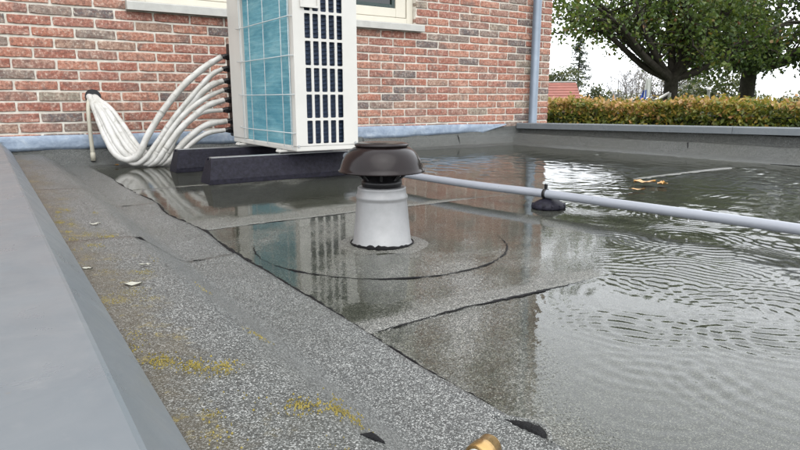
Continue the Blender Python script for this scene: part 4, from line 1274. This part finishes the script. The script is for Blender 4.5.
p = polar(566, 34); bush('olive_bush', 'olive green bush rising behind the red tiled outbuilding', (p.x, p.y, 0.3), 1.7, 1.7, 2.0, 5200, 0.16, M['leaf_bush'], 31, 'bushes beyond the hedge')
p = polar(594, 36); bush('olive_bush', 'dark green bush at the sloping end of the red tiled roof', (p.x, p.y, -0.3), 1.1, 1.1, 1.8, 3600, 0.16, M['leaf_bush'], 32, 'bushes beyond the hedge')
p = polar(618, 48); bush('yellow_bush', 'low yellowish bush between the outbuilding and the bare trees', (p.x, p.y, -0.7), 2.2, 2.2, 1.8, 3500, 0.2, M['leaf_far'], 33, 'bushes beyond the hedge')
p = polar(715, 34); bush('green_bush', 'green bush in the gap between the two big trunks', (p.x, p.y, -0.6), 2.3, 2.3, 2.4, 5000, 0.2, M['leaf_bush'], 34, 'bushes beyond the hedge')
p = polar(785, 40); bush('green_bush', 'green bush beyond the darker tree beside the pale house', (p.x, p.y, -0.9), 2.6, 2.6, 2.0, 4000, 0.2, M['leaf_bush'], 35, 'bushes beyond the hedge')

# conifer
cf = thing('conifer', 'tall pointed conifer above the olive bush', 'tree')
p = polar(577, 44); ztop = zpix(577, 38, 44)
MB().tube([(p.x, p.y, GZ), (p.x, p.y, ztop)], [0.16, 0.02], 7).build('trunk', M['bark'], cf)
rs = np.random.default_rng(9)
PP = []
wb = MB()
for k in range(120):
    z = -0.5 + (ztop - 0.2 + 0.5) * (k / 119) ** 0.9
    L = 0.15 + 1.9 * (ztop - z) / (ztop + 0.5) * rs.uniform(0.55, 1.1)
    a = rs.uniform(0, 6.28)
    e = np.array([math.cos(a) * L, math.sin(a) * L, -0.12 * L + 0.25 * L * L * 0.3])
    wb.tube([(p.x, p.y, z), (p.x + e[0], p.y + e[1], z + e[2])], [0.02, 0.006], 4, False)
    u = rs.uniform(0.15, 1.05, 34)[:, None]
    PP.append(np.array([p.x, p.y, z]) + e * u + rs.normal(size=(34, 3)) * np.array([0.07, 0.07, 0.05]))
wb.build('branches', M['bark'], cf)
PP = np.vstack(PP)
tag(link('crown', leaf_mesh('crown', PP, 0.16, M['leaf_conifer'], rs.random(len(PP)), 3, 0.3, 0.35), cf), kind='stuff')

# bare, hazy trees far off
for k, (xp, dist, yt, sd, lab) in enumerate([(622, 70, 76, 41, 'faint bare tree farthest from the thick trunk beyond the hedge'), (636, 66, 70, 42, 'taller faint bare tree just beside the flag'), (662, 60, 74, 43, 'brownish bare tree right behind the flag'), (690, 58, 76, 44, 'brownish bare tree behind the thick trunk')]):
    p = polar(xp, dist); zt = zpix(xp, yt, dist)
    t_ = thing('bare_tree', lab, 'tree', 'bare trees in the distance')
    base = Vector((p.x, p.y, GZ)); top = (p.x, p.y, GZ + 1.4)
    rsd = random.Random(sd)
    lim = [(p.x + 1.7 * math.cos(q), p.y + 1.7 * math.sin(q), zt - rsd.uniform(0.1, 1.4)) for q in [rsd.uniform(0, 6.28) for _ in range(9)]] + [(p.x, p.y, zt)]
    wood, tips = grow(base, top, 0.10, lim, sd, 6, 7, 0.9, -0.2, (1, 1.1))
    rs3 = random.Random(sd + 1)
    for a_, b_ in tips:
        for q in range(3):
            s_ = a_.lerp(b_, rs3.uniform(0.2, 1))
            wood.tube([s_, s_ + Vector((rs3.gauss(0, .22), rs3.gauss(0, .22), rs3.uniform(0.05, 0.45)))], [0.008, 0.004], 3, False)
    wood.build('branches', M['twig'], t_)
    if k >= 2:
        P, r = twig_leaves(tips, 8, 0.22, sd)
        tag(link('withered_leaves', leaf_mesh('withered_leaves', P, 0.14, M['leaf_brown'], r, sd), t_), kind='stuff')

# far-off strip of wood along the horizon
rs = np.random.default_rng(77)
n = 26000
ang = rs.uniform(math.radians(20), math.radians(100), n)
dist = rs.uniform(85, 110, n)
hh = 2.6 + 0.9 * soft_noise(ang * 30, ang * 0, 2.2, 12, 1)
P = np.stack([np.sin(ang) * dist, np.cos(ang) * dist, GZ + hh * rs.uniform(0, 1, n) ** 0.7 + 0.2], 1)
wl_ = link('far_wood', leaf_mesh('far_wood', P, 0.75, M['leaf_far'], rs.random(n), 10, 0, 0.8))
tag(wl_, 'hazy strip of woodland along the horizon', 'woodland', kind='stuff')

# outbuilding with a red hipped tile roof
ob = thing('outbuilding', 'low outbuilding with a red tiled hipped roof beside the house corner', 'building')
R_ = [polar(xp, 26) for xp in (530, 583)]
ax = (R_[1] - R_[0]).normalized(); dp_ = Vector((-ax.y, ax.x, 0))
if dp_.dot(R_[0]) < 0: dp_ = -dp_
dp_.normalize()
c0 = R_[0] - ax * 3.0; c1 = R_[1]
ze, zr = zpix(560, 104, 26), zpix(560, 82, 26)
def P3(a_, d_, z): q = c0 + ax * a_ + dp_ * d_; return (q.x, q.y, z)
Lb = (c1 - c0).length
MB().add([P3(0.15, .2, GZ), P3(Lb - .15, .2, GZ), P3(Lb - .15, 3.0, GZ), P3(0.15, 3.0, GZ), P3(0.15, .2, ze), P3(Lb - .15, .2, ze), P3(Lb - .15, 3.0, ze), P3(0.15, 3.0, ze)], [(0, 1, 5, 4), (1, 2, 6, 5), (2, 3, 7, 6), (3, 0, 4, 7), (4, 5, 6, 7)]).build('wall', M['brick_far'], ob)
rf = MB().add([P3(-.1, 0, ze), P3(Lb, 0, ze), P3(Lb, 3.2, ze), P3(-.1, 3.2, ze), P3(0.2, 1.6, zr), P3(Lb - 0.26, 1.6, zr)], [(0, 1, 5, 4), (1, 2, 5), (2, 3, 4, 5), (3, 0, 4), (3, 2, 1, 0)]).build('roof', M['tile'], ob)
for j in range(7):
    u = (j + 1) / 8
    a_, b_ = Vector(P3(-.05, 1.6 * u, ze + (zr - ze) * u + 0.006)), Vector(P3(Lb - 0.26 * u, 1.6 * u, ze + (zr - ze) * u + 0.006))
    MB().tube([a_, b_], 0.014, 5).build('tile_course', M['tile'], rf)
MB().tube([P3(0.2, 1.6, zr + .02), P3(Lb - 0.26, 1.6, zr + .02)], 0.035, 6).build('ridge', M['sill'], rf)
MB().tube([P3(-.1, -0.05, ze - .02), P3(Lb + 1.1, -0.05, ze - .02)], 0.06, 8).build('gutter', M['white_paint'], ob)

# pale house far behind the darker tree
ph = thing('pale_house', 'pale gabled house beyond the darker tree', 'house')
q0 = polar(775, 50); q1 = polar(830, 50); axh = (q1 - q0).normalized(); dh = Vector((-axh.y, axh.x, 0))
if dh.dot(q0) < 0: dh = -dh
def P4(a_, d_, z): q = q0 + axh * a_ + dh * d_; return (q.x, q.y, z)
Lh = (q1 - q0).length + 2
MB().add([P4(0, 0, GZ), P4(Lh, 0, GZ), P4(Lh, 5, GZ), P4(0, 5, GZ), P4(0, 0, 0.2), P4(Lh, 0, 0.2), P4(Lh, 5, 0.2), P4(0, 5, 0.2)], [(0, 1, 5, 4), (1, 2, 6, 5), (2, 3, 7, 6), (3, 0, 4, 7)]).build('wall', M['white_paint'], ph)
MB().add([P4(-.3, -.3, 0.15), P4(Lh + .3, -.3, 0.15), P4(Lh + .3, 5.3, 0.15), P4(-.3, 5.3, 0.15), P4(1.5, 2.5, 1.3), P4(Lh - 1.5, 2.5, 1.3)], [(0, 1, 5, 4), (1, 2, 5), (2, 3, 4, 5), (3, 0, 4), (3, 2, 1, 0)]).build('roof', M['sill'], ph)
for a_ in (1.2, 3.2):
    MB().add([P4(a_, -.03, -1.6), P4(a_ + 1, -.03, -1.6), P4(a_ + 1, -.03, -.4), P4(a_, -.03, -.4), P4(a_, .1, -1.6), P4(a_ + 1, .1, -1.6), P4(a_ + 1, .1, -.4), P4(a_, .1, -.4)], [(0, 1, 2, 3), (0, 4, 5, 1), (1, 5, 6, 2), (2, 6, 7, 3), (3, 7, 4, 0)]).build('window', M['glass'], ph)

# drooping flag, posts and rail in the garden behind the hedge
fl = thing('flag', 'limp blue and white flag hanging from a pale pole behind the hedge', 'flag')
p = polar(650, 24); dxy = polar(651, 24) - polar(650, 24)
pxw = dxy.length
e1 = dxy.normalized()
MB().tube([(p.x, p.y, GZ), (p.x, p.y, zpix(650, 74, 24))], 0.016, 8).build('pole', M['white_paint'], fl)
def cloth(z0, z1, w0, w1, off, mat, seed):
    m, rs_, rows_, cols_ = MB(), random.Random(seed), 9, 7
    vs = []
    for i in range(rows_):
        u = i / (rows_ - 1); z = z0 + (z1 - z0) * u; w = w0 + (w1 - w0) * u
        for j in range(cols_):
            s = j / (cols_ - 1)
            fold = 0.045 * math.sin(s * 9 + u * 2 + seed)
            vs.append((p.x - e1.x * (s * w + off) - e1.y * fold, p.y - e1.y * (s * w + off) + e1.x * fold, z - 0.12 * s * w))
    fs_ = [(i * cols_ + j, i * cols_ + j + 1, (i + 1) * cols_ + j + 1, (i + 1) * cols_ + j) for i in range(rows_ - 1) for j in range(cols_ - 1)]
    vb_ = [(x + 0.004, y_ + 0.004, z) for x, y_, z in vs]
    return m.add(vs, fs_, True).add(vb_, [f[::-1] for f in fs_], True)
cloth(zpix(650, 79, 24), zpix(650, 97, 24), 0.16, 0.20, 0.02, 0, 1).build('white_cloth', M['flag_white'], fl)
cloth(zpix(650, 90, 24), zpix(650, 99, 24), 0.10, 0.22, 0.14, 0, 2).build('blue_cloth', M['flag_blue'], fl)
gr = thing('garden_rail', 'pale slanting rail beside the thick trunk behind the hedge', 'rail')
a_, b_ = polar(654, 13), polar(669, 13)
MB().tube([(a_.x, a_.y, zpix(654, 101, 13)), (b_.x, b_.y, zpix(669, 93, 13))], 0.028, 8).build('bar', M['white_paint'], gr)
for q, yy_ in ((a_, 101), (b_, 93)):
    MB().tube([(q.x, q.y, GZ), (q.x, q.y, zpix(660, yy_, 13))], 0.03, 8).build('post', M['white_paint'], gr)
q = polar(708, 15)
gp = thing('garden_post', 'pale upright post between the two big trunks', 'post')
MB().tube([(q.x, q.y, GZ), (q.x, q.y, zpix(708, 90, 15))], 0.035, 8).build('shaft', M['white_paint'], gp)
MB().lathe([(0.05, 0), (0.05, 0.03), (0.0001, 0.06)], (q.x, q.y, zpix(708, 90, 15)), 10).build('post_cap', M['white_paint'], gp)
